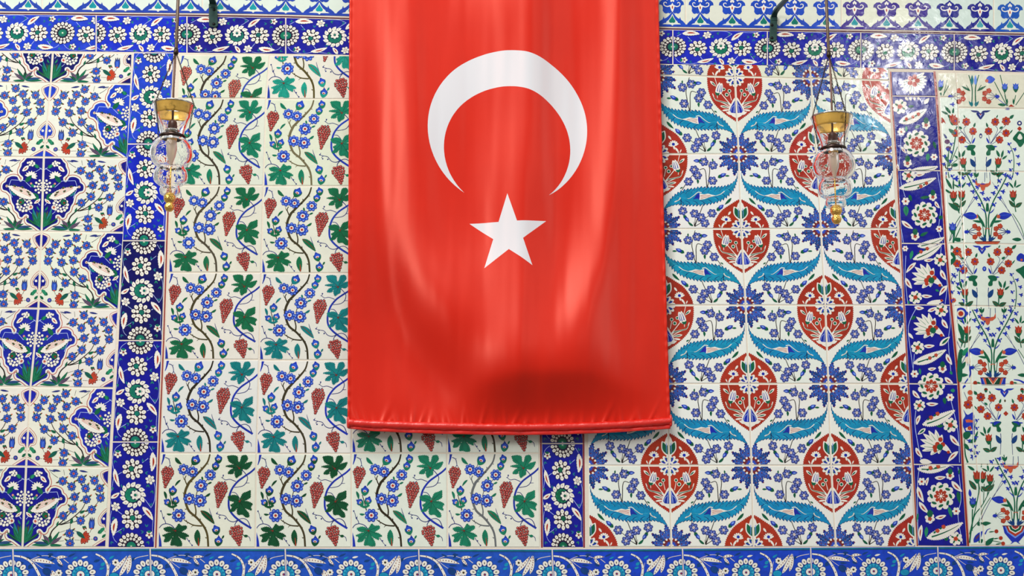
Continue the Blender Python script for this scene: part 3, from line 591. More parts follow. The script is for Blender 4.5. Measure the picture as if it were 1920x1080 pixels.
def crest_tile(head=True):
    """one palmette of the crest; local units: 1 = 57 px wide, origin at the foot"""
    a = Art([(-115, -232), (115, -232), (115, 0), (-115, 0)])
    def both(P, c, lv, sm=False):
        P = np.array(P, float); a.poly(np.vstack([P, (P * [-1, 1])[::-1]]), c, lv, sm)
    a.L = 0
    a.poly([(-115, -18), (115, -18), (115, 0), (-115, 0)], 'crest', 0)
    both([(0, -112), (14, -98), (26, -82), (44, -66), (58, -60), (63, -76), (71, -54), (88, -42), (103, -28), (115, -8), (115, 0), (0, 0)], 'crest', 0)
    both([(0, -98), (6, -86), (12, -72), (26, -52), (42, -38), (46, -28), (58, -26), (72, -18), (20, -17), (0, -14)], 'ground', 1)
    both([(0, -86), (6, -72), (16, -58), (25, -46), (23, -34), (13, -28), (0, -30)], 'spade', 2)
    a.disc(0, -16, 8, 'ground', 3, 9)
    if head:
        a.poly([(0, -232), (12, -218), (28, -208), (38, -196), (50, -206), (72, -204), (92, -186), (96, -166), (80, -164), (72, -156), (68, -140), (70, -120), (60, -104), (46, -98), (28, -104), (20, -98), (0, -112), (-20, -98), (-28, -104), (-46, -98), (-60, -104), (-70, -120), (-68, -140), (-72, -156), (-80, -164), (-96, -166), (-92, -186), (-72, -204), (-50, -206), (-38, -196), (-28, -208), (-12, -218)], 'crest', 2)
        both([(0, -180), (9, -165), (20, -158), (14, -140), (8, -122), (0, -108)], 'white', 3)
        for s_ in (-1, 1):
            a.line([(s_ * 12, -160), (s_ * 36, -152), (s_ * 58, -160), (s_ * 62, -178), (s_ * 48, -184), (s_ * 42, -176)], 8, 'white', 3, 5)
            a.disc(s_ * 8, -196, 7, 'white', 3, 10)
        a.disc(0, -146, 5, 'red', 4, 12); a.disc(0, -205, 6, 'white', 3, 10)
    return a.build()

def daisy_tile():
    """one period of the lower blue band (traced at six times its size)"""
    a = Art([(150, 285), (1700, 285), (1700, 1090), (150, 1090)])
    a.L = 0
    a.poly([(100, 285), (1760, 285), (1760, 312), (100, 312)], 'dturq', 0); a.poly([(100, 285), (1760, 285), (1760, 300), (100, 300)], 'teal', 1)
    rnd = random.Random(11)
    for i in range(26):
        x, y = rnd.uniform(160, 1690), rnd.uniform(330, 880); a.leaf(x, y, x + rnd.uniform(40, 110), y - rnd.uniform(-40, 60), rnd.uniform(18, 34), 'dturq', 0)
    a.L = 1
    for P, w in (([(330, 410), (450, 362), (560, 362), (640, 392)], 6), ([(340, 400), (420, 470), (490, 520)], 5), ([(715, 400), (770, 445)], 8), ([(1480, 440), (1560, 385), (1690, 358)], 7), ([(-60, 440), (0, 400), (140, 360)], 7), ([(1230, 520), (1250, 450)], 4)): a.line(P, w, 'cream', 0, w)
    def dotted(x0, y0, x1, y1, w, n=3, bend=0):
        a.leaf(x0, y0, x1, y1, w, 'white', 1, bend, out='line', ow=5)
        cc, _ = a.leafpts(x0, y0, x1, y1, w, bend, 8)
        for k_ in range(1, 8, max(1, 8 // (n + 1))): a.disc(cc[k_][0], cc[k_][1], 5, 'dred', 3, 9)
    def band(P, w):
        a.line(P, w + 10, 'line', 0, w * .5 + 8); a.line(P, w, 'white', 1, w * .5); Q = smooth(P, False, 4)
        for q in Q[2:-1:3]: a.disc(q[0], q[1], 5, 'dred', 2, 9)
    band([(460, 760), (440, 620), (400, 520), (340, 430), (250, 375), (150, 358)], 36); band([(1170, 760), (1205, 620), (1222, 520), (1205, 440), (1160, 380), (1085, 340)], 34)
    dotted(352, 412, 615, 455, 52, 4, -14); dotted(625, 388, 760, 375, 34, 2, -8); dotted(640, 392, 706, 472, 34, 2, 4); a.leaf(922, 385, 995, 368, 24, 'white', 1, 0)
    for q in ((1440, 575, 1485, 352, 44), (1350, 600, 1475, 350, 52), (1265, 560, 1445, 360, 48)): dotted(*q, 5, 10)
    a.disc(1290, 600, 62, 'line', 2, 46); a.disc(1290, 600, 56, 'turq', 3, 40)
    a.disc(520, 545, 58, 'line', 1, 44, .6); a.disc(520, 545, 50, 'dturq', 2, 38, .6); dotted(575, 530, 640, 640, 40, 3); dotted(560, 560, 620, 700, 34, 3)
    for x, y in ((655, 560), (1310, 440)): a.ring(x, y, 26, 7, 20, 'line', 0, 18); a.ring(x, y, 26, 7, 16, 'white', 1, 14); a.disc(x, y, 14, 'stem', 2)
    for q in ((1140, 480, 1190, 440, 40), (1235, 400, 1300, 360, 24), (1120, 520, 1180, 500, 26), (820, 400, 880, 372, 20)): a.leaf(*q, 'turq', 0)
    a.L = 4
    for x in (137, 905, 1687):
        y = 583; a.disc(x, y, 150, 'line', 0, n=26)
        for i in range(14):
            g = (i + .5) * math.pi / 7; a.disc(x + 142 * math.cos(g), y + 142 * math.sin(g), 42, 'line', 0, 35, g, 10); a.disc(x + 142 * math.cos(g), y + 142 * math.sin(g), 36, 'white', 1, 29, g, 10)
            a.disc(x + 128 * math.cos(g), y + 128 * math.sin(g), 26, 'white', 1, 20, g, 8); a.disc(x + 138 * math.cos(g), y + 138 * math.sin(g), 15, 'stem', 2, 6, g, 7)
        a.disc(x, y, 106, 'line', 2, n=22); a.disc(x, y, 99, 'turq', 3, n=22); a.ring(x, y, 74, 12, 24, 'line', 4, 3, .26, 4); a.ring(x, y, 84, 12, 8, 'lturq', 4, 12, 0, 6)
        a.disc(x, y, 52, 'line', 5, n=14); a.disc(x, y, 44, 'white', 6, n=14); a.disc(x, y, 16, 'line', 7, n=9); a.disc(x, y, 9, 'red', 8, n=7)
    return a.build()
# ------------------------------------------------------------------ the tiled wall
G, M, B, T, CR, DZ = grape_tile(), saz_tile(), border_tile(), medallion_tile(), crest_tile(), daisy_tile()
rnd = random.Random(21)
wall = None
def slab():
    P0, P1 = at1(-330, 1300), at1(2230, -330)
    x0, x1, z0, z1 = P0.x, P1.x + .1, min(P0.z, 1.2), P1.z + .15
    V = [(x, y, z) for y in (-0.0050, 0.30) for (x, z) in ((x0, z0), (x1, z0), (x1, z1), (x0, z1))]
    Fc = [(0, 1, 2, 3), (7, 6, 5, 4), (4, 5, 1, 0), (5, 6, 2, 1), (6, 7, 3, 2), (7, 4, 0, 3)]
    me = bpy.data.meshes.new('wall_back'); me.from_pydata(V, [], Fc); me.materials.append(GROUT)
    o = bpy.data.objects.new('wall_back', me); COL.objects.link(o); o['kind'] = 'structure'
    o['label'] = 'courtyard wall faced with painted blue, white, green and red tiles'; return o
wall = slab()
def jit(rgb, d=6): return tuple(max(0, min(255, c + rnd.uniform(-d, d))) for c in rgb)

# --- grape vine panel
GREENS = {'a': dict(green=(12, 104, 66), dgreen=(30, 74, 48)), 'b': dict(green=(18, 124, 92), dgreen=(8, 80, 66)), 'c': dict(green=(10, 122, 124), dgreen=(6, 76, 92)), 'd': dict(green=(4, 78, 44), dgreen=(4, 48, 32)), 'e': dict(green=(26, 150, 130), dgreen=(14, 104, 96))}
ROWS1 = [104, 186, 349, 512, 675, 850, 1027]
J0 = [337, 333, 323, 316, 308, 301, 296]; J1 = [506, 499, 494, 490, 486, 481, 479]; J2 = [675, 672, 668, 665, 662, 659, 659]; J3 = [843, 842, 841, 840, 839, 838, 839]; J4 = [1004, 1005, 1007, 1008, 1010, 1011, 1013]
kinds = [['a', 'b', 'a', 'a', 'c', 'd'], ['e', 'b', 'a', 'c', 'c', 'd'], ['a', 'b', 'a', 'b', 'b', 'b'], ['a', 'b', 'a', 'b', 'b', 'b']]
stems = [[(62, 54, 40)] * 2 + [(74, 66, 48), (70, 62, 34), (44, 36, 24), (84, 72, 34)], [(86, 76, 36), (112, 104, 74), (64, 58, 34), (54, 48, 28), (62, 54, 34), (70, 62, 38)], [(60, 50, 30)] * 5 + [(46, 38, 20)], [(60, 50, 30)] * 5 + [(104, 108, 110)]]
def pal_of(cols):
    for c, Js in enumerate(cols): pass
p = Panel(); Js = [J0, J1, J2, J3, J4]
for c in range(4):
    for r in range(6):
        y0, y1 = ROWS1[r], ROWS1[r + 1]
        if c == 1: y0 += 1; y1 += 1
        if r == 5: y1 = 1027
        q = [(Js[c][r], y0), (Js[c + 1][r], y0), (Js[c + 1][r + 1], y1), (Js[c][r + 1], y1)]
        ov = dict(GREENS[kinds[c][r]]); ov['stem'] = stems[c][r]
        g = [(226, 226, 204), (222, 222, 204), (224, 224, 208), (228, 228, 210), (230, 232, 218), (228, 232, 218)][r]
        ov['ground'] = jit(g, 4); ov['vine'] = (26 + 8 * (r < 3), 50 + 10 * (r < 3), 160 + rnd.uniform(-6, 20))
        if r in (1, 2) and c == 0: ov['fcen'] = (214, 190, 170)
        if (c, r) == (0, 0): ov.update(grape=(190, 96, 82), vine=(52, 76, 176))
        src = (0, 0, 1, 1)
        if r == 0: src = (0, 0, 1, 0.52) if c % 2 == 0 else (0, 0.52, 1, 1)
        p.stamp(G, q, src, over=ov)
p.make('tile_panel', wall, label='cream tiles painted with grape vines and blue blossoms')

# --- saz leaf and madder medallion panel
ROWS2 = [121, 146, 290, 430, 573, 720, 873, 1026]
XJ = [[1082, 1083, 1088, 1092, 1096, 1099, 1102, 1103], [1228, 1229, 1235, 1239, 1246, 1250, 1254, 1258], [1375, 1377, 1384, 1389, 1397, 1403, 1408, 1412], [1517, 1519, 1530, 1538, 1546, 1552, 1557, 1566], [1665, 1667, 1673, 1682, 1693, 1702, 1708, 1716]]
p = Panel()
for c in range(4):
    for r in range(7):
        q = [(XJ[c][r], ROWS2[r] + (4 if r == 0 and c > 2 else 0)), (XJ[c + 1][r], ROWS2[r] + (6 if r == 0 and c > 2 else 0)), (XJ[c + 1][r + 1], ROWS2[r + 1]), (XJ[c][r + 1], ROWS2[r + 1])]
        if r == 0: q[2] = (q[2][0], 146 + (c - 1) * 3); q[3] = (q[3][0], 145 + (c - 2) * 3)
        if r == 1: q[0] = (q[0][0], 145 + (c - 2) * 3); q[1] = (q[1][0], 146 + (c - 1) * 3)
        ov = dict(ground=jit((236, 238, 230) if r > 1 else ((230, 232, 218) if r == 1 else (224, 224, 204)), 3), red=jit((172, 50, 28), 6), turq=jit((14, 142, 186), 6), vine=jit((26, 44, 166), 8))
        p.stamp(M, q, (0, 0.85, 1, 1) if r == 0 else (0, 0, 1, 1), flip=(c + r) % 2 == 1, over=ov)
p.make('tile_panel', wall, label='white tiles with turquoise saz leaves and serrated red medallions')

# --- blue medallion and blossom panel
ROWS3 = [100, 157, 296, 435, 579, 726, 875, 1027]; MID = [100, 96, 83, 79, 73, 58, 50, 43]; RGT = [249, 247, 240, 233, 223, 214, 206, 200]
p = Panel()
for r in range(7):
    for side in (0, 1):
        w0, w1 = RGT[r] - MID[r], RGT[r + 1] - MID[r + 1]
        if side: q = [(MID[r], ROWS3[r]), (RGT[r], ROWS3[r] + 2), (RGT[r + 1], ROWS3[r + 1] + 2), (MID[r + 1], ROWS3[r + 1])]
        else: q = [(MID[r] - w0, ROWS3[r] - 2), (MID[r], ROWS3[r]), (MID[r + 1], ROWS3[r + 1]), (MID[r + 1] - w1, ROWS3[r + 1] - 2)]
        if r == 6: q[2] = (q[2][0], 1026); q[3] = (q[3][0], 1027)
        ov = dict(ground=jit((230, 230, 214), 4), cobalt=[(12, 16, 100), (30, 64, 196), (12, 12, 128), (10, 18, 138), (22, 36, 158), (24, 34, 168), (12, 14, 140)][r], blue=(44 + 20 * (r == 1), 84 + 14 * (r == 1), 190), red=jit((180, 62, 40), 8))
        p.stamp(T, q, (0, 0.585, 1, 1) if r == 0 else (0, 0, 1, 1), flip=(r + side) % 2 == 0, over=ov)
# next tiles beyond the left edge of the view
for r in range(7):
    w0, w1 = RGT[r] - MID[r], RGT[r + 1] - MID[r + 1]
    q = [(MID[r] - 2 * w0, ROWS3[r] - 4), (MID[r] - w0, ROWS3[r] - 2), (MID[r + 1] - w1, ROWS3[r + 1] - 2), (MID[r + 1] - 2 * w1, ROWS3[r + 1] - 4)]
    p.stamp(T, q, (0, 0.585, 1, 1) if r == 0 else (0, 0, 1, 1), flip=r % 2 == 1)
p.make('tile_panel', wall, label='white tiles with dark blue medallions and rows of small blue blossoms')

# --- blue borders of rosettes
NAVY = [(30, 66, 198), (16, 36, 184), (8, 8, 92), (14, 16, 146), (12, 18, 148)]
REPS = ((0, 0), (0, 1), (0, -1))
p = Panel()
YS = [100, 271, 452, 639, 829, 1027]; XL = [251, 239, 230, 222, 211, 203]; XR = [327, 318, 311, 305, 297, 290]
for r in range(5):
    q = [(XL[r], YS[r]), (XR[r], YS[r]), (XR[r + 1], YS[r + 1]), (XL[r + 1], YS[r + 1])]
    p.stamp(B, q, (0, 0.0 + (0.03 if r == 0 else 0), 1, 1.0), over=dict(cobalt=NAVY[r], green=jit((14, 116, 92), 8)), base='cobalt')
    q = [(XR[r] + 0.8, YS[r]), (XR[r] + 4, YS[r]), (XR[r + 1] + 4, YS[r + 1]), (XR[r + 1] + 0.8, YS[r + 1])]
    p.tile(q, 'red', dict(red=(158, 70, 60)), gap=0.0003, cham=0.0008)
p.make('tile_border', wall, label='upright blue border of white rosettes left of the grape vines')
p = Panel()
XL2, XR2 = [1002, 1008, 1010, 1011, 1012, 1014, 1015], [1078, 1086, 1089, 1093, 1096, 1097, 1098]; YS2 = [114, 290, 464, 646, 832, 1027]
for r in range(5):
    q = [(XL2[r] + 3, YS2[r]), (XR2[r] - 3, YS2[r]), (XR2[r + 1] - 3, YS2[r + 1]), (XL2[r + 1] + 3, YS2[r + 1])]
    p.stamp(B, q, over=dict(cobalt=(14, 20, 150)), base='cobalt')
    for X, s_ in ((XL2, 0), (XR2, -4)):
        q = [(X[r] + s_, YS2[r]), (X[r] + 3.5 + s_, YS2[r]), (X[r + 1] + 3.5 + s_, YS2[r + 1]), (X[r + 1] + s_, YS2[r + 1])]
        p.tile(q, 'red', dict(red=(140, 44, 60)), gap=0.0003, cham=0.0008)
p.make('tile_border', wall, label='upright blue border of white rosettes running behind the flag')

def ytop(x): return float(np.interp(x, [-200, 0, 180, 480, 640, 1240, 1610, 1900, 2100], [24, 26, 28, 31, 35, 55, 60, 65, 68]))
def ybot(x): return float(np.interp(x, [-200, 0, 180, 350, 536, 640, 1240, 1610, 1900, 2100], [95, 97, 99, 101, 103, 104, 122, 129, 137, 142]))
p = Panel()
SEG = [(-60, 181, -0.017, 1.352), (181, 351, 0.034, 1.0), (351, 536, 0, 1), (536, 717, 0, 1), (717, 899, 0, 1), (899, 1080, 0, 1), (1080, 1261, 0, 1), (1261, 1438, 0, 1), (1438, 1613, 0, 1), (1613, 1788, 0, 1), (1788, 1963, 0, 1)]
HN = [(30, 62, 196), (22, 46, 196), (26, 22, 140), (24, 26, 150), (20, 20, 140), (20, 20, 140), (22, 28, 160), (24, 38, 180), (20, 26, 158), (24, 22, 140), (20, 18, 138)]
for i, (x0, x1, v0, v1) in enumerate(SEG):
    q = [(x0, ytop(x0) + 1.5), (x1, ytop(x1) + 1.5), (x1, ybot(x1)), (x0, ybot(x0))]
    # u of the motif runs up the band, v along it
    F4 = p.tile(q, 'cobalt', dict(cobalt=HN[i]))
    for dv in (-1, 0, 1):
        # art u -> downwards, art v -> to the right
        Tt = B.T + np.array([0.0, dv])
        class A2: pass
        a2 = A2(); a2.lv = B.lv + (dv != 0) * 8; a2.ck = B.ck
        p._put(np.stack([Tt[..., 1], 1 - Tt[..., 0]], -1), a2, F4, (v0, 0, v1, 1), False, False, dict(cobalt=HN[i], green=jit((14, 112, 88), 10)))
    q = [(x0, ytop(x0) - 1.2), (x1, ytop(x1) - 1.2), (x1, ytop(x1) + 1.4), (x0, ytop(x0) + 1.4)]
    p.tile(q, 'purple', dict(purple=(92, 46, 62)), gap=0.0001, cham=0.0006)
p.make('tile_border', wall, label='level blue border of white rosettes below the palmette crest')

# --- palmette crest
p = Panel()
cj = [-70, 80, 235, 380, 536, 690, 835, 985, 1135, 1285, 1431, 1577, 1719, 1862, 2010]
for i in range(len(cj) - 1):
    x0, x1 = cj[i], cj[i + 1]; g = (214, 226, 212) if x0 < 900 else ((222, 224, 206) if i < 12 else (206, 224, 212))
    p.tile([(x0, ytop(x0) - 110), (x1, ytop(x1) - 110), (x1, ytop(x1) - 3.6), (x0, ytop(x0) - 3.6)], 'ground', dict(ground=jit(g, 3)))
px_ = [-66, -6, 54, 109, 175, 236, 297, 358, 413, 475, 536, 599, 660, 721, 780, 840, 900, 960, 1020, 1080, 1140, 1200, 1260, 1312, 1372, 1431, 1489, 1548, 1601, 1661, 1720, 1779, 1836, 1892, 1950]
for i, x in enumerate(px_):
    xa, xb = (px_[i - 1] + x) / 2 if i else x - 30, (px_[i + 1] + x) / 2 if i + 1 < len(px_) else x + 30
    for (x0, x1, s0, s1) in ((xa, x, 0, .5), (x, xb, .5, 1)):
        q = [(x0, ytop(x0) - 3.8 - 57.5), (x1, ytop(x1) - 3.8 - 57.5), (x1, ytop(x1) - 3.8), (x0, ytop(x0) - 3.8)]
        blue = (36, 66, 168) if x < 700 else ((24, 70, 184) if x < 1590 else ((64, 46, 140) if x < 1740 else ((14, 22, 134) if x < 1860 else (24, 84, 178))))
        ov = dict(crest=blue, spade=(14, 122, 104) if 700 < x < 1570 else (24, 146, 156), ground=(222, 226, 212))
        p.stamp(CR, q, (s0, 0, s1, 1), over=ov, tile=False)
p.make('tile_border', wall, label='white crest of blue palmettes along the upper edge')

# --- lower blue band
p = Panel()
dj = [-232, 25, 282, 535, 785, 1035, 1279, 1519, 1757, 1995]
def yl(x): return float(np.interp(x, [-300, 0, 300, 1100, 1500, 2000], [1028.5, 1028.5, 1027.5, 1029.5, 1026, 1022.5]))
for i in range(len(dj) - 1):
    x0, x1 = dj[i], dj[i + 1]; h = (x1 - x0) * 0.52
    p.stamp(DZ, [(x0, yl(x0)), (x1, yl(x1)), (x1 + 4, yl(x1) + h), (x0 + 4, yl(x0) + h)], over=dict(cobalt=(28, 82, 190) if x0 < 900 else (20, 66, 196), line=(14, 44, 132)), base='cobalt')
p.make('tile_border', wall, label='level blue band of large white daisies along the lower edge')

# --- carnation border right of the saz panel (traced in picture pixels on the flat wall)
RY = [135, 181, 320, 457, 572, 720, 871, 1024]; RL = [1667, 1669, 1679, 1686, 1692, 1700, 1709, 1717]; RR = [1753, 1757, 1766, 1774, 1784, 1798, 1806, 1816]
p = Panel()
for r in range(7):
    q = [(RL[r] + 2.5, RY[r]), (RR[r] - 3.5, RY[r] + 1), (RR[r + 1] - 3.5, RY[r + 1] + 1), (RL[r + 1] + 2.5, RY[r + 1])]
    p.tile(q, 'cobalt', dict(cobalt=(10, 14, 142) if r > 1 else (22, 24, 136)))
    for X, o0, o1 in ((RL, 0.6, 3.0), (RR, -4.2, 0.0)):
        q = [(X[r] + o0, RY[r]), (X[r] + o1, RY[r]), (X[r + 1] + o1, RY[r + 1]), (X[r + 1] + o0, RY[r + 1])]
        p.tile(q, 'red', dict(red=(160, 50, 40)), gap=0.0002, cham=0.0008)
a = Art(); a.L = 1
def wf(x, y, r):
    a.ring(x, y, .66 * r, 8, .34 * r, 'white', 2, .30 * r, .2, 8); a.disc(x, y, .6 * r, 'white', 1); a.ring(x, y, .5 * r, 4, .26 * r, 'green', 3, .13 * r, .5, 7); a.disc(x, y, .30 * r, 'red', 4, n=8); a.ring(x, y, .28 * r, 5, .11 * r, 'lred', 5, .1 * r, 0, 5)
def wl(x0, y0, x1, y1, w=24): a.leaf(x0, y0, x1, y1, w, 'white', 1, 4, ser=2, step=10, inner='red')
def sm(x, y, r): a.ring(x, y, .6 * r, 6, .38 * r, 'white', 2, .34 * r, 0, 7); a.disc(x, y, .5 * r, 'white', 1, n=7); a.disc(x, y, .28 * r, 'red', 3, n=7)
def szl(x0, y0, x1, y1, w, dots=()):
    a.leaf(x0, y0, x1, y1, w, 'white', 2, 12, ser=6, step=13)
    cc, _ = a.leafpts(x0, y0, x1, y1, w, 12, 8); a.line(cc[1:-1], w * .16, 'green', 4, 3, False)
    for x, y in dots: a.ring(x, y, 6, 5, 9, 'red', 5, 8); a.ring(x, y, 6, 5, 4, 'lred', 6, 3); a.leaf(x - 26, y + 16, x - 8, y + 4, 12, 'green', 5)
def bd(x, y, r):
    a.ring(x, y, .5 * r, 6, .42 * r, 'white', 2, .36 * r, .3, 7); a.leaf(x, y - 1.5 * r, x, y + .1 * r, r, 'green', 3); a.ring(x, y + .1 * r, .22 * r, 5, .17 * r, 'red', 5, .15 * r, 0, 6); a.disc(x, y + .7 * r, .25 * r, 'white', 3, n=7)
def rst(x, y, r):
    a.ring(x, y, .76 * r, 11, .27 * r, 'white', 2, .24 * r, 0, 8); a.disc(x, y, .8 * r, 'white', 1, n=16)
    for i in range(8): g = i * .785; a.disc(x + .7 * r * math.cos(g), y + .7 * r * math.sin(g), .20 * r, 'green', 3, .10 * r, g + 1.1, 8)
    a.ring(x, y, .34 * r, 8, .18 * r, 'red', 4, .14 * r, 0, 7); a.disc(x, y, .28 * r, 'red', 3); a.ring(x, y, .2 * r, 8, .1 * r, 'white', 5, .03 * r, .2, 4); a.disc(x, y, .11 * r, 'white', 6, n=7)
def plm(x, y, s=1.0, fl=1):
    """palmette fanning to the upper left from (x, y)"""
    for (tx, ty, w) in ((-150, 80 - 62, 30), (-165, -20, 34), (-160, -70, 34), (-140, -115, 34), (-100, -140, 34), (-45, -145, 34), (5, -110, 30), (-85, 50, 34), (-20, 40, 30)):
        a.leaf(x - 20 * s, y - 20 * s, x + tx * s, y + ty * s, (w + 8) * s, 'white', 2, 0, ser=2 * s, step=12 * s); a.line([(x + tx * .25 * s, y + ty * .25 * s), (x + tx * .8 * s, y + ty * .8 * s)], 5 * s, 'lgreen' if w == 34 else 'teal', 4, 2, False)
    a.leaf(x - 70 * s, y - 60 * s, x + 78 * s, y + 36 * s, 50 * s, 'white', 4, -8); a.ring(x - 10 * s, y - 45 * s, 24 * s, 3, 19 * s, 'red', 6, 18 * s, .6); a.disc(x - 50 * s, y - 10 * s, 19 * s, 'red', 6); a.disc(x - 48 * s, y + 14 * s, 15 * s, 'red', 6); a.disc(x - 12 * s, y - 12 * s, 24 * s, 'green', 7); a.disc(x + 52 * s, y + 26 * s, 12 * s, 'red', 7)
# tiles between the two middle joints
a.frame(1680, 455, 4.076)
a.line([(75, 100), (70, 260), (90, 470)], 4, 'pblue', 0, 4); a.line([(345, 30), (340, 200), (390, 300), (375, 470)], 4, 'pblue', 0, 4)
szl(130, 128, 352, 10, 56, ((190, 70), (238, 46))); wf(338, 132, 52); wl(214, 136, 292, 124); plm(282, 300); wl(152, 152, 76, 232, 28); wl(72, 270, 122, 352, 34); wl(342, 208, 382, 286, 34); wf(148, 418, 52); wl(192, 405, 278, 408, 26); wl(392, 328, 330, 406, 34); sm(70, 45, 24)
for q in ((125, 60, 110, 130, 26), (320, 300, 350, 340, 20), (100, 500 - 30, 90, 440, 14), (300, 360, 330, 372, 16)): a.leaf(*q, 'lgreen', 0)
a.leaf(236, 468, 362, 440, 36, 'white', 2, 4, ser=4, step=12); a.disc(348, 442, 10, 'red', 5)
a.line([(160, 490), (105, 600), (95, 700), (130, 960)], 5, 'pblue', 0, 4); a.line([(405, 490), (415, 620), (400, 760), (420, 990)], 4, 'pblue', 0, 4); a.line([(345, 560), (360, 600)], 4, 'pblue', 0, 4); a.line([(140, 850), (130, 980)], 4, 'pblue', 0, 4)
wf(345, 516, 54); wl(242, 524, 312, 492, 28); wl(140, 492, 215, 500, 30); plm(294, 682); wl(352, 586, 398, 656, 34); a.leaf(332, 788, 412, 718, 40, 'white', 1); a.leaf(350, 775, 402, 728, 18, 'green', 2); wf(165, 802, 52); wl(212, 790, 296, 786, 28); szl(132, 922, 382, 818, 66, ((258, 882), (305, 860)))
wl(385, 850, 428, 935, 34); bd(355, 962, 38); wl(244, 966, 308, 958, 24); sm(142, 1003, 32); wl(372, 1030, 438, 1078, 34); a.leaf(92, 690, 132, 735, 22, 'white', 1); a.leaf(150, 560, 115, 590, 24, 'green', 0)
for q in ((180, 960, 185, 1010, 20), (320, 880, 355, 850, 18), (430, 990, 410, 1000, 30)): a.leaf(*q, 'lgreen', 0)
# lowest tiles
a.frame(1690, 715, 3.484)
a.line([(95, 190), (90, 300), (130, 520)], 4, 'pblue', 0, 4); a.line([(325, 130), (370, 330), (380, 530)], 4, 'pblue', 0, 4); a.line([(120, 545), (105, 700), (110, 1060)], 4, 'pblue', 0, 4); a.line([(370, 560), (390, 760), (370, 880), (400, 1060)], 4, 'pblue', 0, 4)
rst(195, 32, 88); wl(74, 60, 122, 112, 26); sm(318, 105, 28); wf(118, 158, 40); wl(162, 146, 242, 146, 24); szl(138, 284, 352, 186, 60, ((193, 237), (236, 212))); wl(122, 222, 100, 286, 24); a.leaf(158, 308, 106, 348, 26, 'white', 1); a.leaf(150, 314, 114, 342, 12, 'green', 2); wf(320, 286, 50); a.leaf(275, 290, 225, 292, 22, 'green', 1); plm(262, 440, .86); wl(318, 352, 382, 424, 30); wl(94, 434, 138, 498, 26); wl(370, 458, 302, 528, 28); a.leaf(118, 520, 200, 530, 36, 'white', 2); a.leaf(280, 105, 285, 150, 24, 'green', 0)
a.line([(340, 560), (300, 545)], 4, 'white', 0, 3); szl(104, 572, 318, 548, 50, ((190, 566), (240, 556))); bd(318, 614, 32); wl(218, 630, 292, 624, 24); sm(133, 655, 28); wl(176, 628, 164, 684, 18); rst(258, 750, 90); wl(328, 652, 398, 722, 32); wl(106, 688, 146, 792, 32); a.leaf(368, 718, 382, 798, 26, 'green', 1); wl(116, 788, 178, 862, 30); sm(358, 848, 28); bd(186, 895, 38); wl(222, 892, 294, 874, 26); szl(166, 1024, 402, 922, 66, ((235, 976), (275, 950))); wf(355, 1028, 46); wl(132, 938, 124, 1044, 26)
for q in ((310, 820, 330, 890, 24), (165, 950, 160, 1020, 24), (350, 60, 320, 60, 24), (110, 860, 100, 920, 12), (280, 1030, 310, 1030, 24), (190, 850, 205, 870, 20), (380, 570, 375, 610, 14)): a.leaf(*q, 'lgreen' if q[0] % 20 else 'green', 0)
# upper tiles
a.frame(1640, 270, 4.0)
a.line([(190, 210), (200, 300), (230, 400)], 4, 'pblue', 0, 4); a.line([(470, 210), (500, 420), (480, 640), (510, 740)], 4, 'pblue', 0, 4); a.line([(200, 640), (215, 740)], 4, 'pblue', 0, 4); a.line([(200, -80), (190, 60), (180, 190)], 4, 'pblue', 0, 4)
wf(255, 236, 54); wl(296, 230, 376, 224, 26); szl(184, 332, 460, 254, 62, ((345, 318), (387, 294))); bd(436, 395, 36); sm(232, 430, 32); rst(373, 532, 98); a.leaf(232, 462, 238, 542, 40, 'lgreen', 1, vein='green'); wl(202, 576, 288, 636, 32); wl(452, 430, 488, 482, 24); sm(483, 637, 26); bd(303, 690, 38); szl(322, 768, 522, 700, 50); a.leaf(405, 560, 400, 630, 12, 'lgreen', 0)
rst(314, -4, 100); sm(445, 98, 28); bd(246, 142, 38); a.leaf(400, 70, 396, 132, 30, 'lgreen', 1); szl(280, 196, 478, 168, 46); wl(170, 150, 185, 195, 18); wl(200, 20, 240, 70, 20)
for q in ((260, 380, 275, 430, 24), (340, 405, 420, 395, 24), (480, 560, 510, 540, 30), (340, 690, 400, 660, 24), (440, -20, 460, 40, 24), (360, 480, 350, 470, 30)): a.leaf(*q, 'green', 0)
a.frame(1640, 0, 4.0)
for i in range(13):
    g = math.radians(-35 + i * 17); a.leaf(285, 605, 285 + 110 * math.cos(g), 605 + 105 * math.sin(g), 34, 'white', 2, 0, ser=2, step=10)
    a.line([(285 + 40 * math.cos(g), 605 + 40 * math.sin(g)), (285 + 90 * math.cos(g), 605 + 85 * math.sin(g))], 4, 'teal', 4, 2, False)
a.ring(290, 605, 30, 5, 20, 'red', 5, 18); wf(190, 800, 58); szl(182, 920, 392, 816, 70, ((237, 893), (285, 877), (327, 857))); bd(385, 935, 38); sm(200, 988, 32); a.leaf(250, 800, 295, 795, 22, 'green', 1); a.leaf(235, 945, 240, 990, 20, 'lgreen', 1); a.leaf(370, 780, 410, 735, 30, 'white', 1); a.leaf(300, 960, 340, 940, 24, 'green', 1)
a.leaf(228, 728, 250, 755, 20, 'cream', 1); a.leaf(260, 728, 275, 755, 20, 'cream', 1); a.leaf(295, 728, 300, 755, 20, 'cream', 1); a.leaf(330, 728, 325, 752, 20, 'cream', 1)
a.build()
for r in range(7): p.direct(a, clip=(1600, RY[r] + 1.2, 1900, RY[r + 1] - .6))
p.make('tile_border', wall, label='upright blue border with red carnations and white leaves')

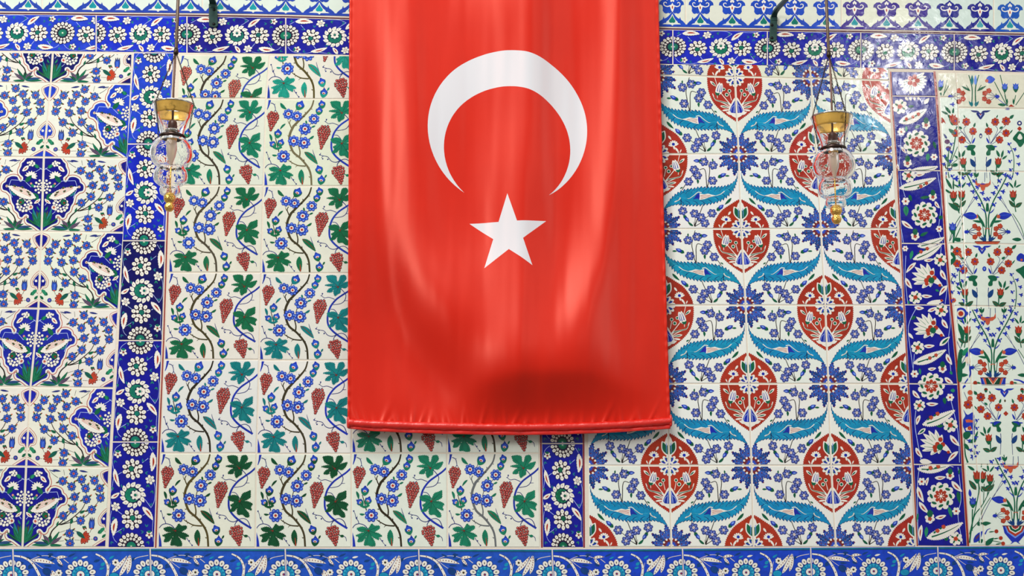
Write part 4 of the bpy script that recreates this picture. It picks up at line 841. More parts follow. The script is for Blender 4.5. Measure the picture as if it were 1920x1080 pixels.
# --- panel of vases, carnations and hyacinths
p = Panel()
CY = [137, 203, 321, 457, 574, 720, 871, 1023]; CL = [1757, 1760, 1768, 1776, 1787, 1800, 1808, 1817]; CJ = [1791, 1795, 1798, 1806, 1812, 1820, 1830, 1846]
for r in range(7):
    y0, y1 = CY[r], CY[r + 1]
    gr = (224, 222, 200) if r == 0 else (228, 238, 224)
    p.tile([(CL[r], y0 - (20 if r == 1 else 0) * 1), (CJ[r], y0 - (20 if r == 1 else 0)), (CJ[r + 1], y1 - (20 if r == 0 else 0)), (CL[r + 1], y1 - (20 if r == 0 else 0))], 'ground', dict(ground=gr))
    p.tile([(CJ[r], y0), (CJ[r] + 170, y0 + 3), (CJ[r + 1] + 170, y1 + 3), (CJ[r + 1], y1)], 'ground', dict(ground=gr))
a = Art(); a.L = 1
def car(x, y, r, c='red'):
    a.ring(x, y, .66 * r, 7, .38 * r, c, 2, .36 * r, .2, 8); a.disc(x, y, .6 * r, c, 1); a.ring(x, y, .62 * r, 7, .14 * r, 'lred', 3, .09 * r, .2, 6); a.ring(x, y, .45 * r, 7, .22 * r, 'dred', 3, .03 * r, .65, 4); a.disc(x, y, .2 * r, 'vine', 4, n=7)
def st(P, w0=8, w1=6, c='green'): a.line(P, w0, c, 0, w1)
def hy(x, y, s=1.0, g=0.0, c='vine'):
    for i in range(3): h = g + (-0.9 + .9 * i); a.leaf(x, y, x + 30 * s * math.cos(h), y + 30 * s * math.sin(h), 14 * s, c, 2)
    a.leaf(x + 5 * s, y, x - 24 * s * math.cos(g), y - 24 * s * math.sin(g), 14 * s, c, 2)
def tul(x, y, s, c='red', d=-1.57):
    """tulip opening towards d"""
    cs, sn = math.cos(d), math.sin(d)
    def Q(u, v): return (x + (u * cs - v * sn) * s, y + (u * sn + v * cs) * s)
    a.poly([Q(-60, 0), Q(-20, -30), Q(15, -34), Q(5, -20), Q(5, 20), Q(15, 34), Q(-20, 30)], 'green', 1, True, 3)
    a.poly([Q(-20, -22), Q(10, -28), Q(48, -34), Q(34, -14), Q(56, -2), Q(34, 14), Q(50, 32), Q(10, 28), Q(-20, 22)], c, 2)
    a.line([Q(-12, 0), Q(40, 0)], 6 * s, 'lred' if c == 'red' else 'lblue', 3, 3, False); a.line([Q(-12, 10), Q(30, 18)], 4 * s, 'dred' if c == 'red' else 'lblue', 3, 2, False); a.line([Q(-12, -10), Q(30, -18)], 4 * s, 'dred' if c == 'red' else 'lblue', 3, 2, False)
def calyx(x, y, s, top='green', fl=1):
    a.poly([(x - 48 * s * fl, y - 52 * s), (x - 10 * s * fl, y - 66 * s), (x + 50 * s * fl, y - 58 * s), (x + 44 * s * fl, y - 30 * s), (x + 24 * s * fl, y - 5 * s), (x + 48 * s * fl, y + 35 * s), (x + 40 * s * fl, y + 70 * s), (x - 4 * s * fl, y + 62 * s), (x - 10 * s * fl, y + 10 * s), (x - 50 * s * fl, y + 5 * s), (x - 64 * s * fl, y - 22 * s)], 'green', 2, True, 3)
    if top != 'green': a.poly([(x - 44 * s * fl, y - 50 * s), (x - 10 * s * fl, y - 62 * s), (x + 46 * s * fl, y - 56 * s), (x + 10 * s, y - 38 * s), (x - 40 * s * fl, y - 10 * s)], top, 3, True, 3)
def vase(x, y, w, h, foot=False):
    a.poly([(x - w / 2, y), (x + w / 2, y), (x + w * .43, y + h * .45), (x + w * .14, y + h), (x - w * .14, y + h), (x - w * .43, y + h * .45)], 'vine', 1)
    for k_, c in ((.84, 'lblue'), (.74, 'red'), (.58, 'white'), (.5, 'green'), (.32, 'white'), (.26, 'red'), (.12, 'purple')):
        a.poly([(x - w / 2 * k_, y + 6), (x + w / 2 * k_, y + 6), (x + w * .38 * k_, y + h * .5 * k_), (x + 2, y + h * (.55 + .4 * k_) * k_ + 6), (x - 2, y + h * (.55 + .4 * k_) * k_ + 6), (x - w * .38 * k_, y + h * .5 * k_)], c, 2 + int((1 - k_) * 9))
    a.line([(x - w / 2 - 6, y), (x + w / 2 + 6, y)], 8, 'dred', 8, 8, False)
    if foot: a.leaf(x, y + h * .9, x - w * .2, y + h * 1.15, 14, 'vine', 1); a.leaf(x, y + h * .9, x + w * .2, y + h * 1.15, 14, 'vine', 1)
def orn(x, y, s=1.0, c='vine'):
    a.leaf(x - 20 * s, y, x - 120 * s, y - 10 * s, 24 * s, c, 1, -8 * s); a.leaf(x + 20 * s, y, x + 120 * s, y - 10 * s, 24 * s, c, 1, 8 * s)
    a.poly([(x - 50 * s, y + 30 * s), (x - 28 * s, y), (x, y + 24 * s), (x + 28 * s, y), (x + 50 * s, y + 30 * s), (x + 26 * s, y + 70 * s), (x, y + 98 * s), (x - 26 * s, y + 70 * s)], c, 1, True, 3); a.poly([(x - 22 * s, y + 30 * s), (x, y + 44 * s), (x + 22 * s, y + 30 * s), (x, y + 70 * s)], 'pblue', 2); a.disc(x, y + 40 * s, 9 * s, 'red', 3)
def horns(x, y, s=1.0):
    a.poly([(x - 100 * s, y - 60 * s), (x - 78 * s, y - 12 * s), (x - 30 * s, y - 4 * s), (x, y - 12 * s), (x + 30 * s, y - 4 * s), (x + 78 * s, y - 12 * s), (x + 100 * s, y - 60 * s), (x + 102 * s, y + 5 * s), (x + 60 * s, y + 40 * s), (x + 32 * s, y + 40 * s), (x + 24 * s, y + 76 * s), (x, y + 98 * s), (x - 24 * s, y + 76 * s), (x - 32 * s, y + 40 * s), (x - 60 * s, y + 40 * s), (x - 102 * s, y + 5 * s)], 'lred', 2); a.leaf(x - 40 * s, y, x + 40 * s, y, 14 * s, 'vine', 3)
def pompoms(x, y, s, fl=1):
    for dx, dy in ((-90, -70), (-140, -38), (-145, 30), (-92, 66)):
        st([(x, y), (x + dx * fl * s, y + dy * s)], 5, 5, 'tendril'); X, Y = x + dx * fl * s, y + dy * s
        a.ring(X, Y, 16 * s, 5, 19 * s, 'red', 2, 18 * s); a.ring(X, Y, 14 * s, 5, 7 * s, 'lred', 3, 6 * s)
    a.leaf(x + 45 * s * fl, y + 4 * s, x - 20 * s * fl, y, 44 * s, 'vine', 2); a.leaf(x, y - 40 * s, x, y + 40 * s, 16 * s, 'green', 1)
def bouquet(cx, cy, s, top='green', fl=(1, -1), dia='lblue', shift=0):
    """carnation sprays, calyces and tulips of one tile; s maps the 6.75x tracing"""
    for f in fl:
        X = lambda v: cx + f * v * s
        Y = lambda v: cy + v * s
        for x, y, r in ((100, 140, 50), (185, 20, 52), (325, 10, 56), (325, 165, 50), (240, 250, 50)): car(X(x), Y(y), r * s)
        for P in ([(100, 190), (125, 300)], [(185, 70), (215, 130), (125, 300)], [(325, 60), (240, 150), (130, 300)], [(290, 170), (230, 160), (130, 300)], [(200, 270), (135, 310)]): st([(X(u), Y(v)) for u, v in P], 6 * s, 5 * s, 'tendril')
        a.leaf(X(110), Y(300), X(70), Y(220), 24 * s, 'vine', 1); a.leaf(X(130), Y(340), X(215), Y(336), 22 * s, 'vine', 1); a.leaf(X(90), Y(90), X(70), Y(30), 26 * s, 'green', 1); a.leaf(X(370), Y(-20), X(425), Y(-70), 38 * s, 'green', 1); a.leaf(X(200), Y(-30), X(220), Y(-70), 16 * s, 'green', 1); a.leaf(X(240), Y(110), X(285), Y(80), 30 * s, 'green', 1); a.leaf(X(370), Y(170), X(410), Y(120), 16 * s, 'green', 1)
        calyx(X(118), Y(380), s, top, -f)
        st([(X(75), Y(470)), (X(70), Y(540)), (X(78), Y(740))], 9 * s, 5 * s, 'tendril'); a.leaf(X(70), Y(600), X(135), Y(490), 60 * s, 'dturq', 1)
        st([(X(200), Y(700)), (X(205), Y(560))], 14 * s, 16 * s); tul(X(225), Y(540), 1.25 * s); 
        for q in ((240, 470, 200, 380, 34), (265, 480, 290, 380, 30), (275, 500, 340, 450, 26), (200, 700, 120, 640, 52), (205, 700, 300, 660, 52)): a.leaf(X(q[0]), Y(q[1]), X(q[2]), Y(q[3]), q[4] * s, 'green', 1, vein='dred' if q[1] == 700 else None)
        st([(X(405), Y(740)), (X(425), Y(600)), (X(420), Y(450)), (X(380), Y(330))], 12 * s, 8 * s)
        for i, (x, y) in enumerate(((370, 300), (430, 370), (370, 400), (470, 460), (380, 520), (480, 560), (390, 630), (460, 680), (360, 710))): hy(X(x), Y(y), 1.15 * s, .3 if (i % 2) else 2.6)
def flowerpot(cx, cy, s, tile_top, fl=(1, -1)):
    """hyacinths, sideways tulips and pompoms rising from a bowl; s maps the 6.75x tracing about the bowl's rim centre"""
    for f in fl:
        X = lambda v: cx + f * v * s
        Y = lambda v: cy + v * s
        st([(X(30), Y(-10)), (X(0 + 14), Y(-300)), (X(70), Y(-500)), (X(180), Y(-700)), (X(260), Y(-860))], 18 * s, 14 * s)
        for i, (x, y) in enumerate(((20, -550), (70, -620), (90, -480), (150, -560), (120, -700), (190, -640), (160, -780), (240, -730), (300, -820), (215, -850))): hy(X(x), Y(y), 1.35 * s, (.2 if i % 2 else 2.4))
        a.leaf(X(20), Y(-360), X(90), Y(-430), 14 * s, 'vine', 1, 6); a.leaf(X(30), Y(-180), X(130), Y(-360), 36 * s, 'green', 1); a.leaf(X(60), Y(-250), X(190), Y(-270), 30 * s, 'green', 1); a.leaf(X(10), Y(-380), X(-10), Y(-500), 36 * s, 'green', 1); st([(X(40), Y(-20)), (X(60), Y(-200)), (X(100), Y(-300))], 10 * s, 8 * s)
        for dx in (40, 80, 110): a.leaf(X(20), Y(-5), X(dx), Y(-60 - (110 - dx) * .5), 26 * s, 'dturq', 1)
        st([(X(290), Y(-340)), (X(160), Y(-600)), (X(60), Y(-760))], 4 * s, 4 * s, 'tendril')
        a.leaf(X(130), Y(-320), X(310), Y(-345), 92 * s, 'vine', 2); a.line([(X(160), Y(-335)), (X(280), Y(-345))], 8 * s, 'blue', 4, 4 * s, False); a.disc(X(140), Y(-322), 24 * s, 'lred', 3)
        pompoms(X(250), Y(-130), s, f)
        st([(X(470), Y(-20)), (X(350), Y(-260)), (X(300), Y(-350)), (X(150), Y(-560))], 7 * s, 6 * s, 'tendril'); st([(X(480), Y(-10)), (X(420), Y(-200)), (X(320), Y(-360))], 9 * s, 8 * s); a.leaf(X(430), Y(-30), X(310), Y(-35), 46 * s, 'green', 1)
        st([(X(360), Y(-380)), (X(330), Y(-560))], 12 * s, 14 * s); tul(X(325), Y(-590), 1.3 * s); a.leaf(X(345), Y(-440), X(270), Y(-530), 46 * s, 'green', 1, vein='dred'); a.leaf(X(355), Y(-440), X(440), Y(-500), 52 * s, 'green', 1, vein='dred')
        for q in ((330, -680, 270, -760, 24), (345, -690, 360, -790, 26), (355, -690, 430, -730, 22)): a.leaf(X(q[0]), Y(q[1]), X(q[2]), Y(q[3]), q[4] * s, 'green', 1)
        st([(X(150), Y(-900)), (X(130), Y(-740))], 12 * s, 8 * s); a.leaf(X(140), Y(-820), X(110), Y(-880), 30 * s, 'green', 1); a.leaf(X(140), Y(-820), X(175), Y(-880), 30 * s, 'green', 1); st([(X(35), Y(-760)), (X(30), Y(-880))], 6 * s, 8 * s, 'dturq')
    a.line([(cx - 30 * s, cy - 160 * s), (cx, cy - 175 * s), (cx + 30 * s, cy - 160 * s)], 8 * s, 'lred', 3)
# row 137-203: the foot of a bouquet
a.frame(1740, 150, 6.356)
for f in (1, -1):
    X = lambda v: 545 + f * v
    st([(X(25), 315), (X(20), 100), (X(60), -60)], 14, 12); st([(X(45), 130), (X(90), 60)], 8, 6); a.leaf(X(40), 130, X(150), 70, 26, 'green', 1); a.leaf(X(20), 60, X(20), -60, 34, 'lblue' if f > 0 else 'teal', 1)
    for dx in (25, 60): a.leaf(X(20), 315, X(dx), 250, 26, 'teal', 1)
    pompoms(X(265), 195, .95, f)
a.leaf(690, 0, 800, -10, 90, 'blue', 2); a.disc(700, 10, 20, 'lred', 3); st([(790, 20), (940, 310)], 9, 9); st([(860, -60), (950, 310)], 9, 9); st([(820, 215), (930, 300)], 6, 7, 'vine'); a.leaf(925, 300, 830, 290, 34, 'green', 1)
for x, f in ((915, 1), (1045, -1)): tul(x, 90, 1.0, 'blue'); st([(x, 180), (x + 25 * f, 290)], 9, 10); a.leaf(x + 25 * f, 290, x + 30 * f, 220, 20, 'green', 1)
st([(1045, 300), (1160, 130)], 9, 8); a.poly([(955, 318), (990, 290), (1030, 318)], 'red', 2); a.leaf(980, 385 - 40, 905, 345, 24, 'vine', 2)
tul(145, 60, 1.2, 'blue'); st([(150, 150), (155, 185)], 20, 20); st([(180, 185), (245, 70)], 10, 8); st([(185, 180), (230, 0)], 8, 6)
# row 203-321: carnation sprays
orn(625, 372, 1.0, 'tendril'); a.disc(628, 665, 18, 'tendril', 1, 30); a.disc(628, 670, 10, 'white', 2, 14)
bouquet(628, 480, .93)
a.disc(1090, 515, 30, 'tendril', 1); a.disc(1090, 515, 14, 'white', 2); a.ring(1090, 580, 12, 4, 14, 'red', 2); a.poly([(1010, 700), (1050, 640), (1090, 610), (1160, 660), (1160, 720), (1100, 800), (1050, 740)], 'green', 2, True); a.poly([(1065, 690), (1095, 640), (1125, 690), (1095, 712)], 'ground', 3, True)
st([(240, 1030), (300, 840), (340, 560)], 10, 14); st([(245, 1030), (245, 830)], 8, 8); tul(292, 470, 1.2); a.leaf(330, 650, 245, 580, 46, 'green', 1)
for x, y in ((228, 735), (242, 815)): a.disc(x, y, 32, 'purple', 2, 28)
a.leaf(225, 700, 185, 640, 26, 'tendril', 1); a.leaf(240, 980, 190, 880, 34, 'green', 1); st([(250, 1030), (360, 780)], 9, 8); st([(250, 1030), (370, 930)], 7, 7); a.leaf(280, 1020, 372, 1005, 42, 'green', 1); a.line([(205, 1000), (215, 1050), (280, 1050), (280, 1010)], 14, 'stem', 2, 10)
for q in ((270, 400, 195, 305, 34), (240, 410, 155, 370, 26), (295, 400, 305, 330, 24)): a.leaf(*q, 'green', 1)
hy(285, 290, 1.2); car(160, 490, 26, 'red'); a.leaf(150, 440, 210, 520, 24, 'red', 2)
# row 321-457
a.frame(1640, 270, 4.0)
flowerpot(845, 735, .593, 0)
horns(812, 300, .56); a.poly([(750, 735), (940, 735), (920, 750), (770, 750)], 'lred', 2); a.line([(750, 733), (940, 733)], 7, 'dred', 3, 7, False)
st([(590, 740), (660, 590)], 8, 6); st([(590, 740), (600, 640)], 14, 12); tul(590, 390, .8); st([(600, 440), (635, 520)], 10, 8); tul(585, 630, .8, 'vine'); a.leaf(635, 500, 550, 440, 34, 'green', 1); a.leaf(605, 725, 668, 715, 26, 'green', 1); a.leaf(580, 340, 530, 250, 22, 'green', 1); a.leaf(590, 345, 590, 260, 14, 'green', 1); a.leaf(570, 370, 520, 335, 16, 'green', 1); hy(605, 260, 1.0); hy(640, 310, .8); car(520, 245, 20, 'red')
# row 457-574
a.frame(1760, 440, 6.75)
orn(548, 148, 1.0); a.disc(578, 432, 26, 'vine', 1, 32); a.disc(578, 432, 12, 'lblue', 2, 16)
bouquet(557, 200, 1.0)
a.poly([(985, 290), (1010, 250), (1045, 235), (1090, 270), (1090, 340), (1000, 330)], 'vine', 2, True); a.disc(1048, 320, 16, 'lred', 3); a.poly([(975, 450), (1030, 420), (1090, 400), (1090, 560), (1030, 500)], 'green', 2, True)
a.line([(135, 140), (160, 160), (150, 200)], 16, 'vine', 1, 8); a.poly([(135, 230), (185, 230), (215, 290), (205, 340), (150, 385), (150, 320), (180, 290)], 'green', 2, True); a.disc(220, 335, 14, 'lred', 2); a.leaf(215, 190, 275, 230, 34, 'green', 1); a.leaf(250, 215, 295, 300, 34, 'lred', 2)
st([(335, 780), (270, 600), (265, 440)], 14, 10)
for i, (x, y) in enumerate(((235, 440), (215, 520), (235, 620), (265, 730), (300, 460), (310, 580), (315, 830), (290, 395))): hy(x, y, 1.25, 2.6 if i % 2 else .5)
car(190, 830, 30, 'lred'); a.disc(262, 865, 12, 'teal', 1)
# row 574-720
a.frame(1760, 580, 6.75)
a.disc(280, 55, 78, 'vine', 1, n=16); a.disc(280, 55, 50, 'cream', 2, n=14); a.disc(280, 55, 32, 'red', 3, n=12); a.leaf(290, 120, 325, 195, 24, 'vine', 1)
st([(235, 130), (220, 350), (275, 500)], 7, 7, 'tendril'); a.poly([(240, 170), (290, 220), (330, 300), (320, 380), (300, 450), (275, 500), (290, 420), (275, 330), (250, 260)], 'green', 2); a.poly([(260, 520), (310, 520), (290, 640), (300, 760), (290, 900), (245, 900), (235, 700)], 'green', 2, True); a.leaf(305, 590, 370, 480, 60, 'lgreen', 2); a.leaf(345, 620, 385, 520, 44, 'vine', 2); a.disc(365, 640, 34, 'cream', 3, 44); a.disc(375, 680, 10, 'red', 4); a.leaf(345, 380, 370, 320, 50, 'green', 3); a.leaf(280, 760, 340, 660, 50, 'green', 3); a.line([(375, 690), (400, 820), (330, 935)], 26, 'vine', 2, 12)
flowerpot(685, 865, 1.0, 0); horns(620, 105, 1.0)
a.poly([(528, 865), (848, 865), (842, 962), (545, 962)], 'vine', 1)
for k_, c, l in ((.86, 'lblue', 2), (.80, 'lred', 3), (.62, 'dgreen', 4), (.42, 'cream', 5), (.36, 'lred', 6), (.2, 'purple', 7)): a.poly([(688 - 160 * k_, 868), (688 + 160 * k_, 868), (688 + 120 * k_, 962), (688 - 120 * k_, 962)] if k_ > .45 else [(688 - 160 * k_, 868), (688 + 160 * k_, 868), (688, 868 + 230 * k_)], c, l)
a.line([(524, 866), (852, 866)], 9, 'dred', 9, 9, False)
for x in (462, 925): a.disc(x, 930, 26, 'red', 2); a.leaf(x + 20, 925, x + 70, 935, 20, 'green', 1)
a.line([(950, 890), (1020, 900), (1080, 930)], 10, 'vine', 1, 26)
# row 720-871
a.frame(1780, 710, 6.35)
orn(655, 125, .98); a.ring(672, 415, 14, 4, 14, 'red', 2); a.disc(662, 263, 10, 'stem', 1, 16)
bouquet(680, 210, .94, 'vine', fl=(-1, 1))
for x in (435, 865): a.disc(x, 132, 22, 'dred', 2); a.leaf(x, 165, x, 130, 30, 'green', 1)
a.line([(190, 80), (140, 140), (150, 230)], 26, 'vine', 1, 6); st([(175, 160), (245, 330)], 6, 6, 'tendril'); car(222, 308, 54)
for y in (165, 235): a.disc(246, y, 30, 'lred', 2)
a.poly([(165, 365), (215, 430), (280, 400), (290, 480), (170, 490), (190, 440)], 'vine', 2, True); a.poly([(165, 480), (298, 480), (300, 665), (200, 660), (160, 560)], 'vine', 2); a.poly([(190, 490), (230, 484), (292, 500), (290, 520), (200, 522)], 'lred', 3); a.poly([(190, 590), (250, 560), (275, 620), (200, 620)], 'cream', 3); a.ring(240, 590, 14, 5, 12, 'red', 4); a.poly([(175, 640), (240, 630), (250, 680), (200, 725), (165, 690)], 'green', 3, True)
st([(180, 720), (190, 900), (220, 1000)], 8, 22); a.leaf(175, 770, 240, 860, 44, 'green', 1); a.leaf(320, 730, 220, 760, 46, 'green', 1); a.leaf(240, 835, 290, 880, 14, 'dred', 1); hy(290, 930, 1.6, 2.8); a.leaf(340, 620, 280, 780, 26, 'green', 0)
# row 871-1023
a.frame(1780, 860, 6.35)
flowerpot(790, 800, 1.0 * 6.35 / 6.75 * 1.0, 0); vase(785, 800, 300, 190, True); horns(727, 85, .92)
st([(240, 1000), (290, 700), (400, 540), (540, 260)], 18, 6); st([(240, 900), (350, 400), (330, 250)], 10, 14); tul(330, 215, 1.4); tul(395, 215, 1.3); a.leaf(320, 370, 232, 255, 60, 'green', 1, vein='dred'); a.leaf(300, 140, 215, 85, 34, 'green', 1); a.leaf(370, 110, 385, 60, 20, 'green', 1); st([(270, 860), (275, 600)], 14, 14); tul(280, 520, 1.2, 'vine'); a.leaf(250, 455, 240, 360, 36, 'vine', 1); st([(405, 540), (415, 300)], 8, 8); st([(250, 860), (380, 710)], 10, 8); a.leaf(330, 790, 392, 760, 44, 'green', 1); a.leaf(405, 785, 470, 768, 40, 'green', 1); a.leaf(290, 1000, 395, 860, 70, 'vine', 2); a.leaf(310, 960, 360, 900, 26, 'purple', 4); a.leaf(350, 1000, 400, 960, 50, 'green', 1); a.leaf(430, 1030, 530, 940, 60, 'green', 1); a.disc(195, 195, 20, 'vine', 0); a.leaf(420, 380, 500, 310, 60, 'green', 1, vein='dred'); a.leaf(350, 330, 400, 400, 26, 'green', 1)
for x, y in ((560, 865), (612, 945), (640, 1010)): a.disc(x, y, 24, 'red', 2); a.leaf(x - 90, y + 10, x - 20, y, 14, 'green', 1)
a.line([(425, 900), (450, 850), (490, 830)], 16, 'vine', 1, 5); st([(430, 990), (520, 980), (620, 1000)], 10, 8)
a.build()
for r in range(7):
    xj = (CJ[r] + CJ[r + 1]) / 2; sh_ = lambda k_: -20 if k_ == 1 else 0
    p.direct(a, clip=((CL[r] + CL[r + 1]) / 2 + 1, CY[r] + sh_(r) + 1.2, xj - 1, CY[r + 1] + sh_(r + 1) - 1)); p.direct(a, clip=(xj + 1, CY[r] + 2, 1962, CY[r + 1] + .5))
p.make('tile_panel', wall, label='white tiles with potted hyacinths, tulips and red carnations')
# ------------------------------------------------------------------ helpers for the things in front of the wall
def mesh(name, V, Fc, mats, parent=None, smooth_=True, uv=None, **props):
    me = bpy.data.meshes.new(name); me.from_pydata([tuple(v) for v in V], [], [tuple(f) for f in Fc])
    for mt in (mats if isinstance(mats, list) else [mats]): me.materials.append(mt)
    if smooth_: me.polygons.foreach_set('use_smooth', [True] * len(me.polygons))
    if uv is not None:
        l = me.uv_layers.new(name='cloth'); idx = np.empty(len(me.loops), 'i'); me.loops.foreach_get('vertex_index', idx)
        l.data.foreach_set('uv', np.asarray(uv, 'f')[idx].ravel())
    me.update(); o = bpy.data.objects.new(name, me); COL.objects.link(o)
    if parent: o.parent = parent; o.matrix_parent_inverse = parent.matrix_world.inverted()
    for k_, v in props.items(): o[k_] = v
    return o
def empty(name, loc, label, cat, group=None):
    o = bpy.data.objects.new(name, None); COL.objects.link(o); o.location = loc; o.empty_display_size = .05
    o['label'] = label; o['category'] = cat
    if group: o['group'] = group
    bpy.context.view_layer.update(); return o
def lathe(prof, c, n=40, close=False):
    """prof: (radius, z); c: centre; returns verts, faces"""
    V, Fc = [], []
    for r, z in prof:
        for i in range(n): g = 2 * math.pi * i / n; V.append((c[0] + r * math.cos(g), c[1] + r * math.sin(g), c[2] + z))
    m_ = len(prof)
    for j in range(m_ - 1 if not close else m_):
        for i in range(n): a_, b_ = j * n + i, j * n + (i + 1) % n; k_ = (j + 1) % m_; Fc.append((a_, b_, k_ * n + (i + 1) % n, k_ * n + i))
    return V, Fc
def tube(path, r, n=10, cap=True, V=None, Fc=None, prof=None):
    V = [] if V is None else V; Fc = [] if Fc is None else Fc
    P = [Vector(p) for p in path]; base = len(V); up = Vector((0, 1, 0))
    for i, p in enumerate(P):
        d = (P[min(i + 1, len(P) - 1)] - P[max(i - 1, 0)]).normalized()
        u = d.cross(up); u = u.normalized() if u.length > 1e-4 else Vector((1, 0, 0)); v = u.cross(d).normalized()
        rr = r[i] if isinstance(r, (list, tuple, np.ndarray)) else r
        for k_ in range(n):
            g = 2 * math.pi * k_ / n; V.append(tuple(p + u * rr * math.cos(g) + v * rr * math.sin(g)))
    for i in range(len(P) - 1):
        for k_ in range(n): a_ = base + i * n + k_; b_ = base + i * n + (k_ + 1) % n; Fc.append((a_, b_, b_ + n, a_ + n))
    if cap: Fc.append(tuple(base + k_ for k_ in range(n))[::-1]); Fc.append(tuple(base + (len(P) - 1) * n + k_ for k_ in range(n)))
    return V, Fc

# ------------------------------------------------------------------ the flag
FY = -0.034
SATIN, b = bsdf('red_satin', rough=0.38)
nt = SATIN.node_tree
uvn = nt.nodes.new('ShaderNodeUVMap'); uvn.uv_map = 'cloth'; sx = nt.nodes.new('ShaderNodeSeparateXYZ'); nt.links.new(uvn.outputs[0], sx.inputs[0])
def mth(op, a_, b_=None, c_=None):
    n_ = nt.nodes.new('ShaderNodeMath'); n_.operation = op
    for i, v in enumerate((a_, b_, c_)):
        if v is None: continue
        if isinstance(v, (int, float)): n_.inputs[i].default_value = v
        else: nt.links.new(v, n_.inputs[i])
    return n_.outputs[0]
def flag_uv(px, py):         # cloth coordinates: metres in the plane of the cloth, measured from the flag's left edge
    P = at(px, py, FY); return P[..., 0], P[..., 2]
def circ(pts):               # circle through the cloth positions of traced edge points
    A_ = []; B_ = []
    for (x, y) in pts:
        u, v = flag_uv(x, y); A_.append([2 * u, 2 * v, 1]); B_.append(u * u + v * v)
    s_, *_ = np.linalg.lstsq(np.array(A_), np.array(B_), rcond=None); return s_[0], s_[1], math.sqrt(s_[2] + s_[0] ** 2 + s_[1] ** 2)
def disc_mask(c):
    dx = mth('SUBTRACT', sx.outputs[0], float(c[0])); dy = mth('SUBTRACT', sx.outputs[1], float(c[1]))
    d2 = mth('ADD', mth('MULTIPLY', dx, dx), mth('MULTIPLY', dy, dy)); return mth('LESS_THAN', d2, float(c[2] ** 2))
c_out = circ([(803, 240), (1100, 240), (951, 97), (871, 366), (1031, 364), (846, 140), (1058, 142)])
c_in = circ([(833.5, 280), (1068.5, 280), (951, 163), (871, 366), (1031, 364), (868, 198), (1035, 199)])
cres = mth('MULTIPLY', disc_mask(c_out), mth('SUBTRACT', 1.0, disc_mask(c_in)))
tips = [flag_uv(x, y) for x, y in ((950, 366.5), (1023, 417), (996, 502), (907, 506.5), (880, 421))]; sc_ = (np.mean([t[0] for t in tips]), np.mean([t[1] for t in tips]))
tot = None
for i in range(5):
    p0, p1 = np.array(tips[i]), np.array(tips[(i + 2) % 5]); d = p1 - p0; nn = np.array([-d[1], d[0]]); nn /= np.linalg.norm(nn)
    if nn.dot(np.array(sc_) - p0) < 0: nn = -nn
    e_ = mth('ADD', mth('MULTIPLY', sx.outputs[0], float(nn[0])), mth('MULTIPLY', sx.outputs[1], float(nn[1]))); e_ = mth('GREATER_THAN', e_, float(nn.dot(p0)))
    tot = e_ if tot is None else mth('ADD', tot, e_)
star = mth('GREATER_THAN', tot, 3.5); msk = mth('MAXIMUM', cres, star)
# printed cloth with a faint weave; the red dye varies slightly
nz = noise_of(SATIN, 14, 3, .5); mixr = nt.nodes.new('ShaderNodeMix'); mixr.data_type = 'RGBA'
mixr.inputs[6].default_value = (*L3((207, 20, 2)), 1); mixr.inputs[7].default_value = (*L3((216, 27, 4)), 1); nt.links.new(nz.outputs[0], mixr.inputs[0])
mixw = nt.nodes.new('ShaderNodeMix'); mixw.data_type = 'RGBA'; mixw.inputs[7].default_value = (*L3((222, 226, 230)), 1)
nt.links.new(msk, mixw.inputs[0]); nt.links.new(mixr.outputs[2], mixw.inputs[6]); nt.links.new(mixw.outputs[2], b.inputs['Base Color'])
b.inputs['Specular IOR Level'].default_value = 1.0; b.inputs['IOR'].default_value = 1.55; b.inputs['Specular Tint'].default_value = (1, .40, .30, 1)
wv = noise_of(SATIN, 900, 2, .6); bump_of(SATIN, b, wv.outputs[0], .12, .0008)

def flag_edges(y):
    l = np.interp(y, [-400, 0, 400, 805], [657, 655, 653, 651.5]); r = np.interp(y, [-400, 0, 250, 400, 640, 800], [1225, 1235, 1241, 1245, 1252, 1257.5]); return l, r
NX, NY = 300, 420
YY = np.linspace(-330, 797, NY); TT = np.linspace(0, 1, NX)
lx, rx = flag_edges(YY); PX = lx[:, None] + (rx - lx)[:, None] * TT[None, :]; PY = np.repeat(YY[:, None], NX, 1)
def sig(x): return 1 / (1 + np.exp(-np.clip(x, -40, 40)))
def band(pts, wl, wr, amp, y0=-1e9, y1=1e9, soft=40):
    """a strip along a traced curve x(y): slope towards the left, edge softness wl and wr"""
    ys = [p[1] for p in pts]; xl = np.interp(PY, ys, [p[0] for p in pts]); xr = np.interp(PY, ys, [p[2] for p in pts])
    return amp * sig((PX - xl) / wl) * sig((xr - PX) / wr) * sig((PY - y0) / soft) * sig((y1 - PY) / soft)
S = np.zeros_like(PX)        # how far the cloth is turned towards the left light
S += band([(668, -330, 690), (700, 60, 752), (712, 200, 768), (716, 350, 778), (726, 480, 800), (752, 600, 830), (800, 700, 870), (835, 760, 900)], 5, 16, 1.0, y1=745)
S += band([(696, 440, 752), (722, 520, 790), (738, 580, 812), (772, 650, 845), (818, 710, 880), (850, 745, 905)], 4, 26, .95, y0=500, y1=748, soft=22)
S += band([(690, 440, 700), (714, 520, 724), (730, 580, 738), (764, 650, 772), (806, 710, 816), (838, 745, 848)], 12, 3, -.5, y0=480, y1=740)
S += band([(640, -330, 672), (656, 200, 668), (668, 420, 680), (690, 700, 720)], 5, 8, .45)
S += band([(905, -330, 985), (868, 0, 985), (905, 60, 988), (925, 200, 984), (880, 330, 980), (885, 480, 978), (912, 580, 975), (900, 690, 965)], 16, 5, .75, y1=730)
